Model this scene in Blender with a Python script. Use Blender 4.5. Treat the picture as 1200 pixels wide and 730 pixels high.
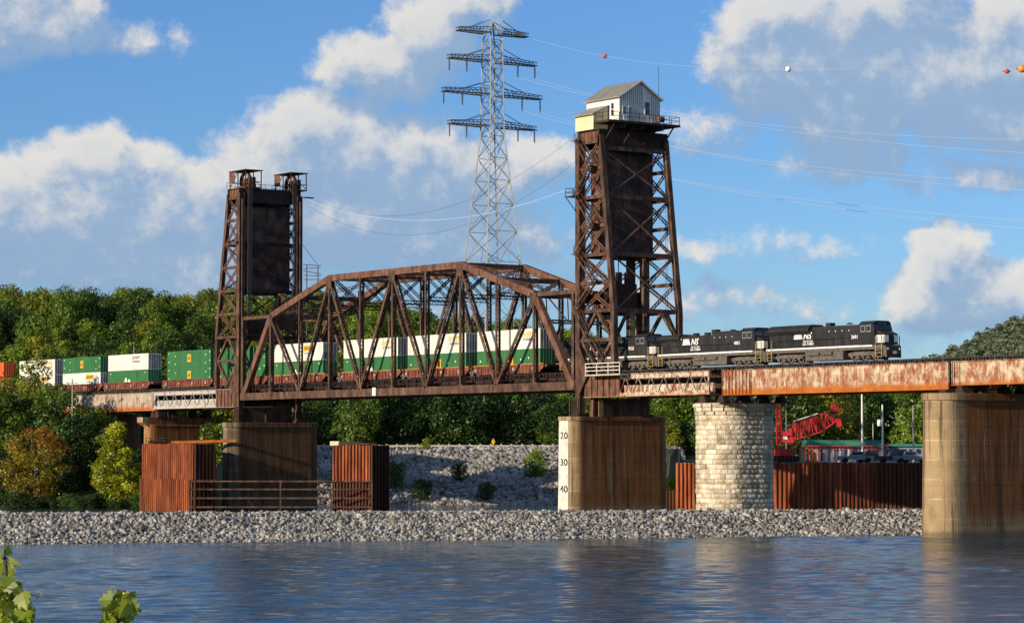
import bpy, bmesh, math, random
import numpy as np
from mathutils import Vector, Matrix
R = math.radians
sc = bpy.context.scene
for o in list(bpy.data.objects):
    bpy.data.objects.remove(o)
col = sc.collection
random.seed(7)
rng = np.random.default_rng(11)

# ------------------------------------------------------------------ camera
# bridge frame: x along the bridge (towards the viewer's right), y across it (away), z up, river level z = 0
CAM = Vector((399.6, -222.2, 10.0)); TH = R(34.74); PITCH = R(2.94)
RIGHT = Vector((math.sin(TH), math.cos(TH), 0)); FWD = Vector((-math.cos(TH), math.sin(TH), 0))
cd = bpy.data.cameras.new('camera'); cam = bpy.data.objects.new('camera', cd); col.objects.link(cam)
cd.sensor_width = 36; cd.lens = 36 * 3170 / 1200; cd.clip_start = .5; cd.clip_end = 20000
view = FWD * math.cos(PITCH) + Vector((0, 0, math.sin(PITCH)))
cam.location = CAM; cam.rotation_euler = view.to_track_quat('-Z', 'Y').to_euler()
sc.camera = cam
cd.dof.use_dof = True; cd.dof.focus_distance = 420; cd.dof.aperture_fstop = 22
sc.render.resolution_x = 1024; sc.render.resolution_y = 622

# ------------------------------------------------------------------ sun
SUN_EL = R(15.5); SUN_H = Vector((.055, -.998, 0)).normalized()
TO_SUN = SUN_H * math.cos(SUN_EL) + Vector((0, 0, math.sin(SUN_EL)))
sd = bpy.data.lights.new('sun', 'SUN'); so = bpy.data.objects.new('sun', sd); col.objects.link(so)
sd.energy = 5.0; sd.angle = R(.53); sd.color = (1, .84, .62)
so.rotation_euler = (-TO_SUN).to_track_quat('-Z', 'Y').to_euler(); so.location = (300, -300, 150)
sc.view_settings.view_transform = 'Standard'; sc.view_settings.look = 'None'
sc.view_settings.exposure = .22; sc.view_settings.gamma = 1; sc.view_settings.use_curve_mapping = False

# ------------------------------------------------------------------ node helpers
class NT:
    def __init__(s, tree): s.t = tree; s.n = tree.nodes; s.l = tree.links
    def node(s, kind, **k):
        n = s.n.new(kind)
        for a, v in k.items(): setattr(n, a, v)
        return n
    def put(s, v, sock):
        if hasattr(v, 'is_output'): s.l.new(v, sock)
        elif v is not None:
            if isinstance(v, (tuple, list)) and sock.type == 'RGBA' and len(v) == 3: v = (*v, 1)
            sock.default_value = v
    def m(s, op, a, b=None, c=None, clamp=False):
        n = s.node('ShaderNodeMath', operation=op, use_clamp=clamp)
        s.put(a, n.inputs[0])
        if b is not None: s.put(b, n.inputs[1])
        if c is not None: s.put(c, n.inputs[2])
        return n.outputs[0]
    def vm(s, op, a, b=None, out=0):
        n = s.node('ShaderNodeVectorMath', operation=op)
        s.put(a, n.inputs[0])
        if b is not None: s.put(b, n.inputs['Scale'] if op == 'SCALE' else n.inputs[1])
        return n.outputs['Value' if op == 'DOT_PRODUCT' else 'Vector']
    def noise(s, vec, scale, detail=4, rough=.55, out='Fac', dist=0, lac=2.0):
        n = s.node('ShaderNodeTexNoise')
        s.put(vec, n.inputs['Vector']); n.inputs['Scale'].default_value = scale; n.inputs['Detail'].default_value = detail
        n.inputs['Roughness'].default_value = rough; n.inputs['Distortion'].default_value = dist; n.inputs['Lacunarity'].default_value = lac
        return n.outputs[out]
    def ramp(s, fac, stops, interp='LINEAR'):
        n = s.node('ShaderNodeValToRGB'); s.put(fac, n.inputs[0]); e = n.color_ramp.elements; n.color_ramp.interpolation = interp
        for i, (p, c) in enumerate(stops):
            x = e[i] if i < 2 else e.new(p)
            x.position = p; x.color = (*c, 1) if len(c) == 3 else c
        return n.outputs[0]
    def mix(s, fac, a, b, mode='MIX'):
        n = s.node('ShaderNodeMix', data_type='RGBA', blend_type=mode)
        s.put(fac, n.inputs[0]); s.put(a, n.inputs[6]); s.put(b, n.inputs[7])
        return n.outputs[2]
    def smooth(s, v, a, b, lo=0, hi=1):
        n = s.node('ShaderNodeMapRange', interpolation_type='SMOOTHSTEP')
        s.put(v, n.inputs[0]); n.inputs[1].default_value = a; n.inputs[2].default_value = b
        n.inputs[3].default_value = lo; n.inputs[4].default_value = hi
        return n.outputs[0]
    def combine(s, x, y, z):
        n = s.node('ShaderNodeCombineXYZ'); s.put(x, n.inputs[0]); s.put(y, n.inputs[1]); s.put(z, n.inputs[2]); return n.outputs[0]
    def sep(s, v):
        n = s.node('ShaderNodeSeparateXYZ'); s.put(v, n.inputs[0]); return n.outputs

# ------------------------------------------------------------------ world: clear sky with evening cumulus
SKY = .1
w = bpy.data.worlds.new('World'); sc.world = w; w.use_nodes = True
W = NT(w.node_tree); W.n.clear()
sky = W.node('ShaderNodeTexSky', sky_type='NISHITA'); sky.sun_disc = False
sky.sun_elevation = SUN_EL; sky.sun_rotation = math.atan2(SUN_H.x, SUN_H.y)
sky.altitude = 200; sky.air_density = 1.0; sky.dust_density = .15; sky.ozone_density = 5.2
gen = W.node('ShaderNodeTexCoord').outputs['Generated']
# clouds live on the sphere of directions: azimuth and elevation in units of 1/31.7 rad
az = W.m('ARCTAN2', W.vm('DOT_PRODUCT', gen, tuple(RIGHT)), W.vm('DOT_PRODUCT', gen, tuple(FWD)))
el = W.m('ARCSINE', W.sep(gen)[2])
uv = W.combine(W.m('MULTIPLY', az, 31.7), W.m('MULTIPLY', el, 31.7), 0)
CL = [  # u, v, ru, rv, weight : cloud bodies
 (-4.9, 2.75, 1.75, .62, 1.0), (-4.75, 3.25, .75, .42, .9), (-5.6, 2.95, .8, .5, .85), (-3.75, 3.05, .6, .36, .8), (-6.2, 2.6, .9, .6, .9), (-4.4, 2.25, 2.3, .42, .8),
 (-2.9, 3.2, .7, .5, .9), (-2.1, 3.55, .95, .55, 1.0), (-1.45, 3.3, 1.0, .62, .95), (-.7, 3.1, .9, .5, .8), (-2.4, 2.75, 1.6, .5, .85), (-1.0, 2.5, 1.6, .42, .7), (.25, 3.35, .7, .34, .7),
 (-1.5, 4.45, .75, .36, .85), (-1.0, 4.85, .5, .42, .95), (-.75, 5.2, .32, .26, .8), (-.2, 5.2, .3, .35, .5),
 (-5.75, 5.0, .95, .5, .8), (-4.6, 4.75, .8, .2, .35),
 (3.05, 4.55, .75, .55, .9), (3.6, 5.0, 1.0, .42, 1.0), (4.4, 5.15, .9, .38, 1.0), (4.0, 4.5, 1.2, .6, .95), (3.9, 3.95, .75, .5, .8), (5.0, 4.35, 1.1, .62, .95), (6.0, 4.6, 1.0, .7, .95), (5.8, 3.9, 1.1, .5, .85), (4.0, 3.35, .9, .3, .5), (5.4, 3.15, 1.2, .22, .45),
 (2.3, 3.7, .7, .28, .4), (5.05, 2.2, .46, .36, 1.05), (5.4, 1.8, .75, .40, 1.0), (4.85, 1.75, .5, .36, .9), (5.95, 1.65, .7, .42, .9), (6.7, 1.8, .7, .5, .85),
 (2.2, 1.7, 1.6, .28, .38), (2.7, 2.35, 1.3, .2, .32), (3.3, 1.2, 1.8, .26, .38), (-3.9, 1.98, .75, .26, .85), (.4, 1.95, 1.3, .3, .38), (-1.8, 1.7, 1.7, .28, .38)]
def cloud_group():
    g = bpy.data.node_groups.new('cloud_density', 'ShaderNodeTree')
    g.interface.new_socket('Vector', in_out='INPUT', socket_type='NodeSocketVector')
    g.interface.new_socket('Density', in_out='OUTPUT', socket_type='NodeSocketFloat')
    G = NT(g); i = G.node('NodeGroupInput'); o = G.node('NodeGroupOutput')
    p = i.outputs[0]
    wn = G.noise(p, 1.25, 4, .52, 'Color')
    wv = G.vm('SCALE', G.vm('SUBTRACT', wn, (.5, .5, .5)), .42)
    q = G.sep(G.vm('ADD', p, wv)); acc = None
    for (cu, cv, ru, rv, wt) in CL:
        a = G.m('MULTIPLY_ADD', q[0], 1 / ru, -cu / ru); b = G.m('MULTIPLY_ADD', q[1], 1 / rv, -cv / rv)
        d = G.m('MULTIPLY_ADD', b, b, G.m('MULTIPLY', a, a))
        e = G.m('MULTIPLY_ADD', d, -wt * .52, wt)
        acc = e if acc is None else G.m('SMOOTH_MAX', acc, e, .25)
    # broken cumulus round the unseen sky, made denser to soften reflections and add fill
    far = G.smooth(G.noise(p, .22, 5, .55), .40, .64, -.35, .8)
    out = G.smooth(G.m('ABSOLUTE', q[0]), 7, 11)
    up = G.smooth(q[1], 6, 9)
    far = G.m('ADD', far, G.m('MULTIPLY_ADD', G.m('MAXIMUM', out, up), 1.0, -1.0))
    acc = G.m('MAXIMUM', acc, far)
    f = G.noise(p, 2.4, 10, .60, lac=2.1)
    acc = G.m('ADD', acc, G.m('MULTIPLY_ADD', f, 1.25, -.74))
    G.l.new(acc, o.inputs[0])
    return g
cg = cloud_group()
def dens(v):
    n = W.node('ShaderNodeGroup'); n.node_tree = cg; W.put(v, n.inputs[0]); return n.outputs[0]
d0 = dens(uv); d1 = dens(W.vm('ADD', uv, (-.16, .34, 0)))
alpha = W.m('MULTIPLY', W.smooth(d0, -.05, .45), .93)
lit = W.smooth(W.m('SUBTRACT', d0, d1), -.12, .62)
thin = W.smooth(d0, .2, 1.0)
k = 1 / SKY
cshade = W.mix(lit, (.24 * k, .355 * k, .525 * k), (.71 * k, .675 * k, .62 * k))
cshade = W.mix(W.m('MULTIPLY', thin, .30), cshade, (.36 * k, .45 * k, .575 * k))
base = W.mix(1, sky.outputs[0], (.84, .96, 1.16), 'MULTIPLY')
final = W.mix(alpha, base, cshade)
bg = W.node('ShaderNodeBackground'); W.l.new(final, bg.inputs[0]); bg.inputs[1].default_value = SKY
wo = W.node('ShaderNodeOutputWorld'); W.l.new(bg.outputs[0], wo.inputs[0])

# ------------------------------------------------------------------ materials
M = {}
def mat(name, stops, scale=.6, rough=.75, stretch=(1, 1, 1), detail=6, bump=0, bscale=None, metal=0, island=0, objrand=0, spec=.3, nrough=.6, dist=0):
    m = bpy.data.materials.new(name); m.use_nodes = True; t = NT(m.node_tree); p = t.n['Principled BSDF']
    pos = t.node('ShaderNodeNewGeometry').outputs['Position']
    v = t.vm('MULTIPLY', pos, stretch)
    f = t.noise(v, scale, detail, nrough, dist=dist)
    if isinstance(stops, tuple): stops = [(.3, tuple(c * .8 for c in stops)), (.7, tuple(min(1, c * 1.15) for c in stops))]
    c = t.ramp(f, stops)
    if island or objrand:
        r = t.node('ShaderNodeNewGeometry').outputs['Random Per Island'] if island else t.node('ShaderNodeObjectInfo').outputs['Random']
        a = island or objrand
        c = t.mix(1, c, t.ramp(r, [(0, (1 - a,) * 3), (1, (1 + a * .6,) * 3)]), 'MULTIPLY')
    t.put(c, p.inputs['Base Color']); p.inputs['Roughness'].default_value = rough; p.inputs['Metallic'].default_value = metal
    p.inputs['Specular IOR Level'].default_value = spec
    if bump:
        b = t.node('ShaderNodeBump'); b.inputs['Strength'].default_value = bump; b.inputs['Distance'].default_value = .1
        t.put(t.noise(v, bscale or scale * 4, 5, .65), b.inputs['Height']); t.put(b.outputs[0], p.inputs['Normal'])
    M[name] = m
    return m, t, p, c
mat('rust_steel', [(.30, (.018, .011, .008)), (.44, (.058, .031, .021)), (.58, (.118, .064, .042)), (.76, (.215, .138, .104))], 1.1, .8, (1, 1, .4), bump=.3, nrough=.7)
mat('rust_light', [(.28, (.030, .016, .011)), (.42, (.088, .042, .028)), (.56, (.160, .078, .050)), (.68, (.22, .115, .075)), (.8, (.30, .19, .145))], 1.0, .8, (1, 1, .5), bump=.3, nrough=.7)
mat('dark_steel', [(.3, (.016, .010, .009)), (.55, (.040, .021, .016)), (.75, (.078, .037, .026))], .6, .8, (1, 1, .5), bump=.2)
mat('counterweight', [(.3, (.020, .015, .014)), (.48, (.045, .028, .024)), (.62, (.095, .052, .040)), (.78, (.14, .10, .085))], .8, .7, (1, 1, .6), bump=.4)
mat('tan_steel', [(.3, (.22, .15, .05)), (.7, (.42, .32, .14))], 2, .6)
mat('white_paint', [(.25, (.55, .52, .46)), (.5, (.78, .76, .70))], .8, .6, (1, 1, .3))
mat('siding', [(.25, (.60, .57, .50)), (.55, (.80, .77, .70))], 1.2, .6, (1, 1, .2))
mat('yellow_paint', [(.3, (.60, .50, .28)), (.6, (.70, .61, .38))], 1, .6, (1, 1, .3))
mat('roof_metal', [(.3, (.20, .19, .16)), (.7, (.33, .31, .26))], 1.2, .6, (1, 1, 1))
mat('gauge_paint', [(.3, (.40, .34, .25)), (.45, (.60, .56, .48)), (.6, (.70, .67, .60))], 1.3, .7, (1, 1, .4), nrough=.7)
mat('galvanised', [(.3, (.20, .21, .21)), (.7, (.38, .39, .38))], .8, .5, metal=.2)
mat('dark_galv', [(.3, (.035, .038, .042)), (.7, (.08, .082, .085))], .8, .5)
mat('cable', (.50, .50, .50), 1, .5)
mat('cable_dark', (.03, .03, .03), 1, .5)
mat('tie_wood', [(.3, (.016, .013, .012)), (.6, (.05, .04, .034)), (.8, (.12, .10, .085))], 1.2, .9, island=.5)
mat('rail_steel', (.12, .09, .08), 3, .5, metal=.3)
mat('loco_black', [(.3, (.010, .010, .011)), (.6, (.026, .024, .023)), (.8, (.060, .050, .042))], 1.1, .5, (1, 1, .4), spec=.35)
mat('loco_roof', [(.3, (.010, .010, .012)), (.75, (.032, .032, .034))], .8, .75)
mat('truck_grime', [(.3, (.065, .055, .048)), (.7, (.16, .135, .115))], 2, .9, bump=.3)
mat('glass_dark', (.015, .02, .028), 1, .08, spec=.7)
mat('wellcar', [(.25, (.05, .016, .011)), (.5, (.16, .048, .030)), (.8, (.30, .14, .09))], 1.2, .75)
mat('well_lip', [(.3, (.36, .14, .035)), (.7, (.55, .27, .07))], 1.5, .7)
mat('cont_green', [(.28, (.024, .095, .034)), (.42, (.036, .150, .050)), (.7, (.050, .195, .066))], 1.6, .5, (1, 1, .18), bump=.05, spec=.4)
mat('cont_white', [(.27, (.44, .40, .34)), (.4, (.66, .64, .58)), (.55, (.76, .745, .69))], 1.5, .5, (1, 1, .16), spec=.4)
mat('cont_orange', [(.3, (.55, .10, .02)), (.7, (.72, .16, .035))], .5, .55)
mat('cont_end', [(.3, (.20, .20, .20)), (.7, (.36, .36, .36))], .9, .6)
mat('logo_yellow', (.62, .40, .04), 2, .6)
mat('logo_orange', (.62, .25, .03), 2, .6)
mat('logo_red', (.35, .06, .02), 2, .6)
mat('logo_black', (.02, .02, .02), 2, .6)
mat('logo_grey', (.14, .14, .15), 2, .6)
mat('decal_white', (.74, .73, .70), 2, .5)
mat('stone', [(.26, (.20, .13, .07)), (.39, (.44, .35, .225)), (.51, (.60, .52, .385)), (.72, (.70, .64, .52))], .75, .9, objrand=.40, bump=.6, bscale=5)
mat('mortar', (.26, .22, .17), 3, .95)
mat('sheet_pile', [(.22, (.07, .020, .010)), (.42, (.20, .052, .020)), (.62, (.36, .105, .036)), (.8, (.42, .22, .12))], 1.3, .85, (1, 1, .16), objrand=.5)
mat('pile_shaded', [(.2, (.03, .012, .007)), (.55, (.085, .028, .015)), (.8, (.15, .06, .035))], .8, .85, (1, 1, .22), objrand=.3)  # shaded copy of the pile rust: shade on faces turned from the sun
mat('rock_grey', [(.3, (.17, .16, .145)), (.55, (.34, .32, .285)), (.8, (.48, .45, .39))], .35, .9, island=.65)
mat('rock_bank', [(.3, (.15, .14, .13)), (.55, (.32, .30, .275)), (.8, (.46, .435, .39))], .12, .9, island=.5)
mat('asphalt', (.06, .06, .06), 2, .9)
mat('wood_post', (.45, .41, .34), 2, .9)
mat('bark', (.07, .055, .042), 3, .95)
mat('red_paint', [(.3, (.40, .018, .020)), (.7, (.58, .04, .04))], 1, .5)
mat('green_roof', (.05, .21, .15), 1, .6)
mat('blue_wall', (.20, .26, .30), 1, .7)
mat('rubber', (.015, .015, .015), 2, .9)
mat('car_dark', (.03, .033, .04), 2, .35, spec=.5)
mat('car_grey', (.20, .22, .24), 2, .35, spec=.5)
mat('ball_red', (.60, .10, .05), 2, .5)
mat('ball_white', (.80, .80, .76), 2, .5)
mat('ball_orange', (.70, .30, .04), 2, .5)
mat('sign_yellow', (.65, .38, .02), 2, .5)
mat('concrete_pale', [(.3, (.36, .30, .21)), (.7, (.52, .45, .34))], .6, .9, (1, 1, .3))

# peeling lead paint on the plate girders, heavy rust along the bottom flange
def girder_mat(name, paint, under, zb, seed, cover):
    m = bpy.data.materials.new(name); m.use_nodes = True; t = NT(m.node_tree); p = t.n['Principled BSDF']
    pos = t.vm('ADD', t.node('ShaderNodeNewGeometry').outputs['Position'], (seed, 0, 0))
    a = t.noise(t.vm('MULTIPLY', pos, (1.25, 1, .8)), .8, 9, .74, dist=.5)
    b = t.noise(t.vm('MULTIPLY', pos, (1, 1, .12)), 2.4, 4, .6)
    f = t.m('ADD', t.m('MULTIPLY', a, .72), t.m('MULTIPLY', b, .28))
    pc = t.ramp(t.noise(pos, .9, 5, .7), [(.3, tuple(x * .66 for x in paint)), (.6, paint)])
    uc = t.ramp(t.noise(pos, 1.1, 5, .7), [(.3, tuple(x * .5 for x in under)), (.65, under)])
    c = t.mix(t.smooth(f, cover - .07, cover + .07), uc, pc)
    c = t.mix(t.smooth(b, .60, .78, 0, .6), c, (.10, .055, .035))
    z = t.sep(pos)[2]
    zz = t.m('ADD', z, t.m('MULTIPLY_ADD', t.noise(t.vm('MULTIPLY', pos, (1, 1, .3)), .9, 5, .7), 1.1, -.55))
    oc = t.ramp(t.noise(pos, .8, 5, .7), [(.3, (.26, .07, .014)), (.7, (.47, .15, .022))])
    c = t.mix(t.smooth(zz, zb + 1.15, zb + .3), c, oc)
    t.put(c, p.inputs['Base Color']); p.inputs['Roughness'].default_value = .75; p.inputs['Specular IOR Level'].default_value = .2
    bb = t.node('ShaderNodeBump'); bb.inputs['Strength'].default_value = .35; bb.inputs['Distance'].default_value = .05
    t.put(a, bb.inputs['Height']); t.put(bb.outputs[0], p.inputs['Normal'])
    M[name] = m
girder_mat('girder_peeling', (.56, .46, .32), (.33, .12, .065), 17.25, 0, .505)
girder_mat('girder_streaked', (.45, .38, .31), (.26, .11, .062), 17.1, 50, .46)
girder_mat('girder_lattice', (.62, .55, .43), (.27, .10, .058), 16.6, 130, .50)
girder_mat('girder_grey', (.46, .44, .41), (.23, .10, .062), 16.4, 210, .43)

# river concrete: form lifts, and rust water that has run down from the steel (it stands between y = -1 and y = 13)
def concrete_mat(name, tan, brown, amt):
    m = bpy.data.materials.new(name); m.use_nodes = True; t = NT(m.node_tree); p = t.n['Principled BSDF']
    pos = t.node('ShaderNodeNewGeometry').outputs['Position']; s = t.sep(pos)
    base = t.ramp(t.noise(t.vm('MULTIPLY', pos, (1, 1, .4)), .7, 9, .74), [(.26, tuple(x * .45 for x in tan)), (.45, tuple(x * .85 for x in tan)), (.6, tan), (.78, tuple(x * 1.3 for x in tan))])
    lz = t.m('MULTIPLY', s[2], 1 / 2.25); lift = t.m('FRACT', lz)
    pour = t.noise(t.combine(t.m('FLOOR', lz), t.m('MULTIPLY', s[0], .01), 4.3), 2.7, 2, .5)      # every pour has its own tone
    base = t.mix(1, base, t.ramp(pour, [(.3, (.74, .74, .76)), (.7, (1.18, 1.15, 1.1))]), 'MULTIPLY')
    base = t.mix(t.m('MULTIPLY', t.smooth(lift, .90, .985), t.smooth(t.noise(pos, .5, 4, .6), .4, .62, 0, .6)), base, (.58, .51, .40))
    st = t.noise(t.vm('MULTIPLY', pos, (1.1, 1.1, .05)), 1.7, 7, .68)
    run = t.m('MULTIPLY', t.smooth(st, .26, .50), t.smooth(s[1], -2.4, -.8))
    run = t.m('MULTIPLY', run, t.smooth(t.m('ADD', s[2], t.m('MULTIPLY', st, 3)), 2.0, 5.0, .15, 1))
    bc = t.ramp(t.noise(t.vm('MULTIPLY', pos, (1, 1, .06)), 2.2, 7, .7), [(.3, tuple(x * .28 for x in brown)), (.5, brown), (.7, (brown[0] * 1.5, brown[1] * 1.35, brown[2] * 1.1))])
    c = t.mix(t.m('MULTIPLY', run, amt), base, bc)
    dk = t.smooth(t.noise(t.vm('MULTIPLY', pos, (1, 1, .04)), 1.1, 6, .7), .50, .64, 0, .8)
    c = t.mix(dk, c, (.05, .036, .024))
    wl = t.smooth(t.m('ADD', s[2], t.m('MULTIPLY', st, .9)), 1.5, .85)
    c = t.mix(t.m('MULTIPLY', wl, .7), c, (.09, .08, .055))
    ch = t.smooth(t.noise(t.vm('MULTIPLY', pos, (1, 1, .3)), 1.4, 5, .65), .70, .73, 0, .6)
    c = t.mix(ch, c, (.56, .51, .42))
    t.put(c, p.inputs['Base Color']); p.inputs['Roughness'].default_value = .9; p.inputs['Specular IOR Level'].default_value = .2
    b = t.node('ShaderNodeBump'); b.inputs['Strength'].default_value = .5; b.inputs['Distance'].default_value = .08
    t.put(t.noise(pos, 2.5, 8, .72), b.inputs['Height']); t.put(b.outputs[0], p.inputs['Normal'])
    M[name] = m
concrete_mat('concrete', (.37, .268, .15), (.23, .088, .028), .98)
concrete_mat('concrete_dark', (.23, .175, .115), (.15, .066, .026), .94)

# foliage: two-sided leaves that let some light through
def leaf_mat(name, lo, hi, trans=.35, objv=.3):
    m = bpy.data.materials.new(name); m.use_nodes = True; t = NT(m.node_tree); t.n.clear()
    g = t.node('ShaderNodeNewGeometry'); oi = t.node('ShaderNodeObjectInfo')
    big = t.noise(g.outputs['Position'], .18, 2, .5)
    f = t.m('ADD', t.m('MULTIPLY', g.outputs['Random Per Island'], .45), t.m('MULTIPLY', t.smooth(big, .33, .67), .55))
    c = t.ramp(f, [(.2, lo), (.8, hi)])
    c = t.mix(1, c, t.ramp(oi.outputs['Random'], [(0, (1 - objv, 1 - objv, 1 - objv * .6)), (.5, (1, 1, 1)), (1, (1 + objv * 1.1, 1 + objv * .5, 1 - objv * .3))]), 'MULTIPLY')
    d = t.node('ShaderNodeBsdfDiffuse'); tr = t.node('ShaderNodeBsdfTranslucent'); gl = t.node('ShaderNodeBsdfGlossy')
    gl.inputs['Roughness'].default_value = .45; t.put((.5, .5, .5), gl.inputs[0])
    t.put(c, d.inputs[0]); t.put(t.mix(1, c, (1.3, 1.25, .6), 'MULTIPLY'), tr.inputs[0])
    a = t.node('ShaderNodeMixShader'); a.inputs[0].default_value = trans; t.l.new(d.outputs[0], a.inputs[1]); t.l.new(tr.outputs[0], a.inputs[2])
    b = t.node('ShaderNodeMixShader'); b.inputs[0].default_value = .04; t.l.new(a.outputs[0], b.inputs[1]); t.l.new(gl.outputs[0], b.inputs[2])
    o = t.node('ShaderNodeOutputMaterial'); t.l.new(b.outputs[0], o.inputs[0])
    M[name] = m
leaf_mat('leaf_green', (.052, .112, .016), (.200, .305, .036))
leaf_mat('leaf_dark', (.016, .045, .013), (.085, .155, .028))
leaf_mat('leaf_olive', (.085, .12, .016), (.255, .29, .036))
leaf_mat('leaf_yellow', (.14, .18, .014), (.46, .50, .038), .45, .1)
leaf_mat('leaf_autumn', (.16, .13, .014), (.44, .34, .032), .4, .1)
leaf_mat('leaf_red', (.20, .055, .012), (.38, .15, .022), .4, .1)
leaf_mat('leaf_fresh', (.06, .12, .014), (.34, .44, .055), .4, .5)
leaf_mat('leaf_hill_hazed', (.13, .175, .11), (.31, .355, .18))  # paler and bluer leaves: distance haze mixed into the colour
leaf_mat('grass', (.06, .075, .02), (.19, .17, .045), .3, .2)

# ------------------------------------------------------------------ geometry helpers
def V(*a): return Vector(a)
def river(u, v, z=0.):                  # u along the river bank, v across it from the viewer's bank
    p = CAM + RIGHT * u + FWD * v
    return Vector((p.x, p.y, z))
def at(px, py, v):                      # a point v metres across the river seen in the picture at px, py
    q = (365 - py) / 3170
    z = 10 + v * (math.sin(PITCH) + q * math.cos(PITCH)) / (math.cos(PITCH) - q * math.sin(PITCH))
    dep = v / (math.cos(PITCH) - q * math.sin(PITCH))
    return river((px - 600) / 3170 * dep, v, z)
def tag(o, label=None, cat=None, group=None, kind=None):
    if label: o['label'] = label
    if cat: o['category'] = cat
    if group: o['group'] = group
    if kind: o['kind'] = kind
    return o
def empty(name, loc=(0, 0, 0), label=None, cat=None, group=None):
    o = bpy.data.objects.new(name, None); o.location = loc; o.empty_display_size = .5; col.objects.link(o)
    return tag(o, label, cat, group)
def root_loc(o):
    l = Vector((0, 0, 0))
    while o is not None: l += o.location; o = o.parent
    return l
def new_obj(name, me, parent=None):
    o = bpy.data.objects.new(name, me); col.objects.link(o)
    if parent: o.parent = parent
    return o
class MB:
    def __init__(s): s.v = []; s.f = []
    def quadbox(s, c8):
        n = len(s.v); s.v += [tuple(c) for c in c8]
        s.f += [tuple(n + i for i in q) for q in ((0, 3, 2, 1), (4, 5, 6, 7), (0, 1, 5, 4), (1, 2, 6, 5), (2, 3, 7, 6), (3, 0, 4, 7))]
        return s
    def box(s, x0, x1, y0, y1, z0, z1):
        return s.quadbox([(x0, y0, z0), (x1, y0, z0), (x1, y1, z0), (x0, y1, z0), (x0, y0, z1), (x1, y0, z1), (x1, y1, z1), (x0, y1, z1)])
    def beam(s, p0, p1, w, h, up=(0, 0, 1)):
        p0 = Vector(p0); p1 = Vector(p1); d = (p1 - p0).normalized(); up = Vector(up)
        sd = d.cross(up)
        if sd.length < 1e-4: sd = d.cross(Vector((0, 1, 0)))
        if sd.length < 1e-4: sd = d.cross(Vector((1, 0, 0)))
        sd.normalize(); u = sd.cross(d); a = sd * (w / 2); b = u * (h / 2)
        return s.quadbox([p0 - a - b, p0 + a - b, p0 + a + b, p0 - a + b, p1 - a - b, p1 + a - b, p1 + a + b, p1 - a + b])
    def tube(s, p0, p1, r, n=8, r1=None, cap=True):
        p0 = Vector(p0); p1 = Vector(p1); d = (p1 - p0).normalized(); r1 = r if r1 is None else r1
        a = d.orthogonal().normalized(); b = d.cross(a); k = len(s.v)
        for p, rr in ((p0, r), (p1, r1)):
            s.v += [tuple(p + a * math.cos(t) * rr + b * math.sin(t) * rr) for t in [2 * math.pi * i / n for i in range(n)]]
        s.f += [(k + i, k + (i + 1) % n, k + n + (i + 1) % n, k + n + i) for i in range(n)]
        if cap: s.f += [tuple(k + i for i in reversed(range(n))), tuple(k + n + i for i in range(n))]
        return s
    def poly(s, pts, ext):              # a polygon pushed along ext
        n = len(pts); k = len(s.v); ext = Vector(ext); s.v += [tuple(p) for p in pts] + [tuple(Vector(p) + ext) for p in pts]
        s.f += [tuple(k + i for i in reversed(range(n))), tuple(k + n + i for i in range(n))]
        s.f += [(k + i, k + (i + 1) % n, k + n + (i + 1) % n, k + n + i) for i in range(n)]
        return s
    def loft(s, rings, caps=True):
        n = len(rings[0]); k = len(s.v)
        for r_ in rings: s.v += [tuple(p) for p in r_]
        for j in range(len(rings) - 1):
            s.f += [(k + j * n + i, k + j * n + (i + 1) % n, k + (j + 1) * n + (i + 1) % n, k + (j + 1) * n + i) for i in range(n)]
        if caps: s.f += [tuple(k + i for i in reversed(range(n))), tuple(k + (len(rings) - 1) * n + i for i in range(n))]
        return s
    def ring(s, c, axis, r0, r1, t, n=24):   # annulus of thickness t about axis
        c = Vector(c); ax = Vector(axis).normalized(); a = ax.orthogonal().normalized(); b = ax.cross(a); k = len(s.v)
        for i in range(n):
            q = 2 * math.pi * i / n; d = a * math.cos(q) + b * math.sin(q)
            for rr, tt in ((r0, -t / 2), (r1, -t / 2), (r1, t / 2), (r0, t / 2)): s.v.append(tuple(c + d * rr + ax * tt))
        for i in range(n):
            j = (i + 1) % n
            for e in range(4): s.f.append((k + i * 4 + e, k + i * 4 + (e + 1) % 4, k + j * 4 + (e + 1) % 4, k + j * 4 + e))
        return s
    def laced(s, p0, p1, w, sep, axis=(0, 1, 0), bay=None, t=.09, bar=.10):   # two plates of width w, sep apart along axis, laced together
        p0 = Vector(p0); p1 = Vector(p1); ax = Vector(axis).normalized(); d = p1 - p0; L = d.length; d.normalize()
        pr = d.cross(ax).normalized(); ax = pr.cross(d)
        for sg in (-1, 1):
            o = ax * (sg * sep / 2)
            s.beam(p0 + o, p1 + o, t, w, up=pr)
            for e in (-1, 1):
                q = pr * (e * (w / 2 - .03)) + o - ax * (sg * .07)
                s.beam(p0 + q, p1 + q, .11, .05, up=pr)
        nb = max(2, int(L / (bay or sep * .95)))
        for e in (-1, 1):
            o = pr * (e * (w / 2 + .012))
            for i in range(nb):
                a = p0 + d * (L * i / nb) + ax * (sep * .5 * (-1) ** i) + o; b = p0 + d * (L * (i + 1) / nb) - ax * (sep * .5 * (-1) ** i) + o
                s.beam(a, b, bar, .025, up=pr)
        return s
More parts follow.
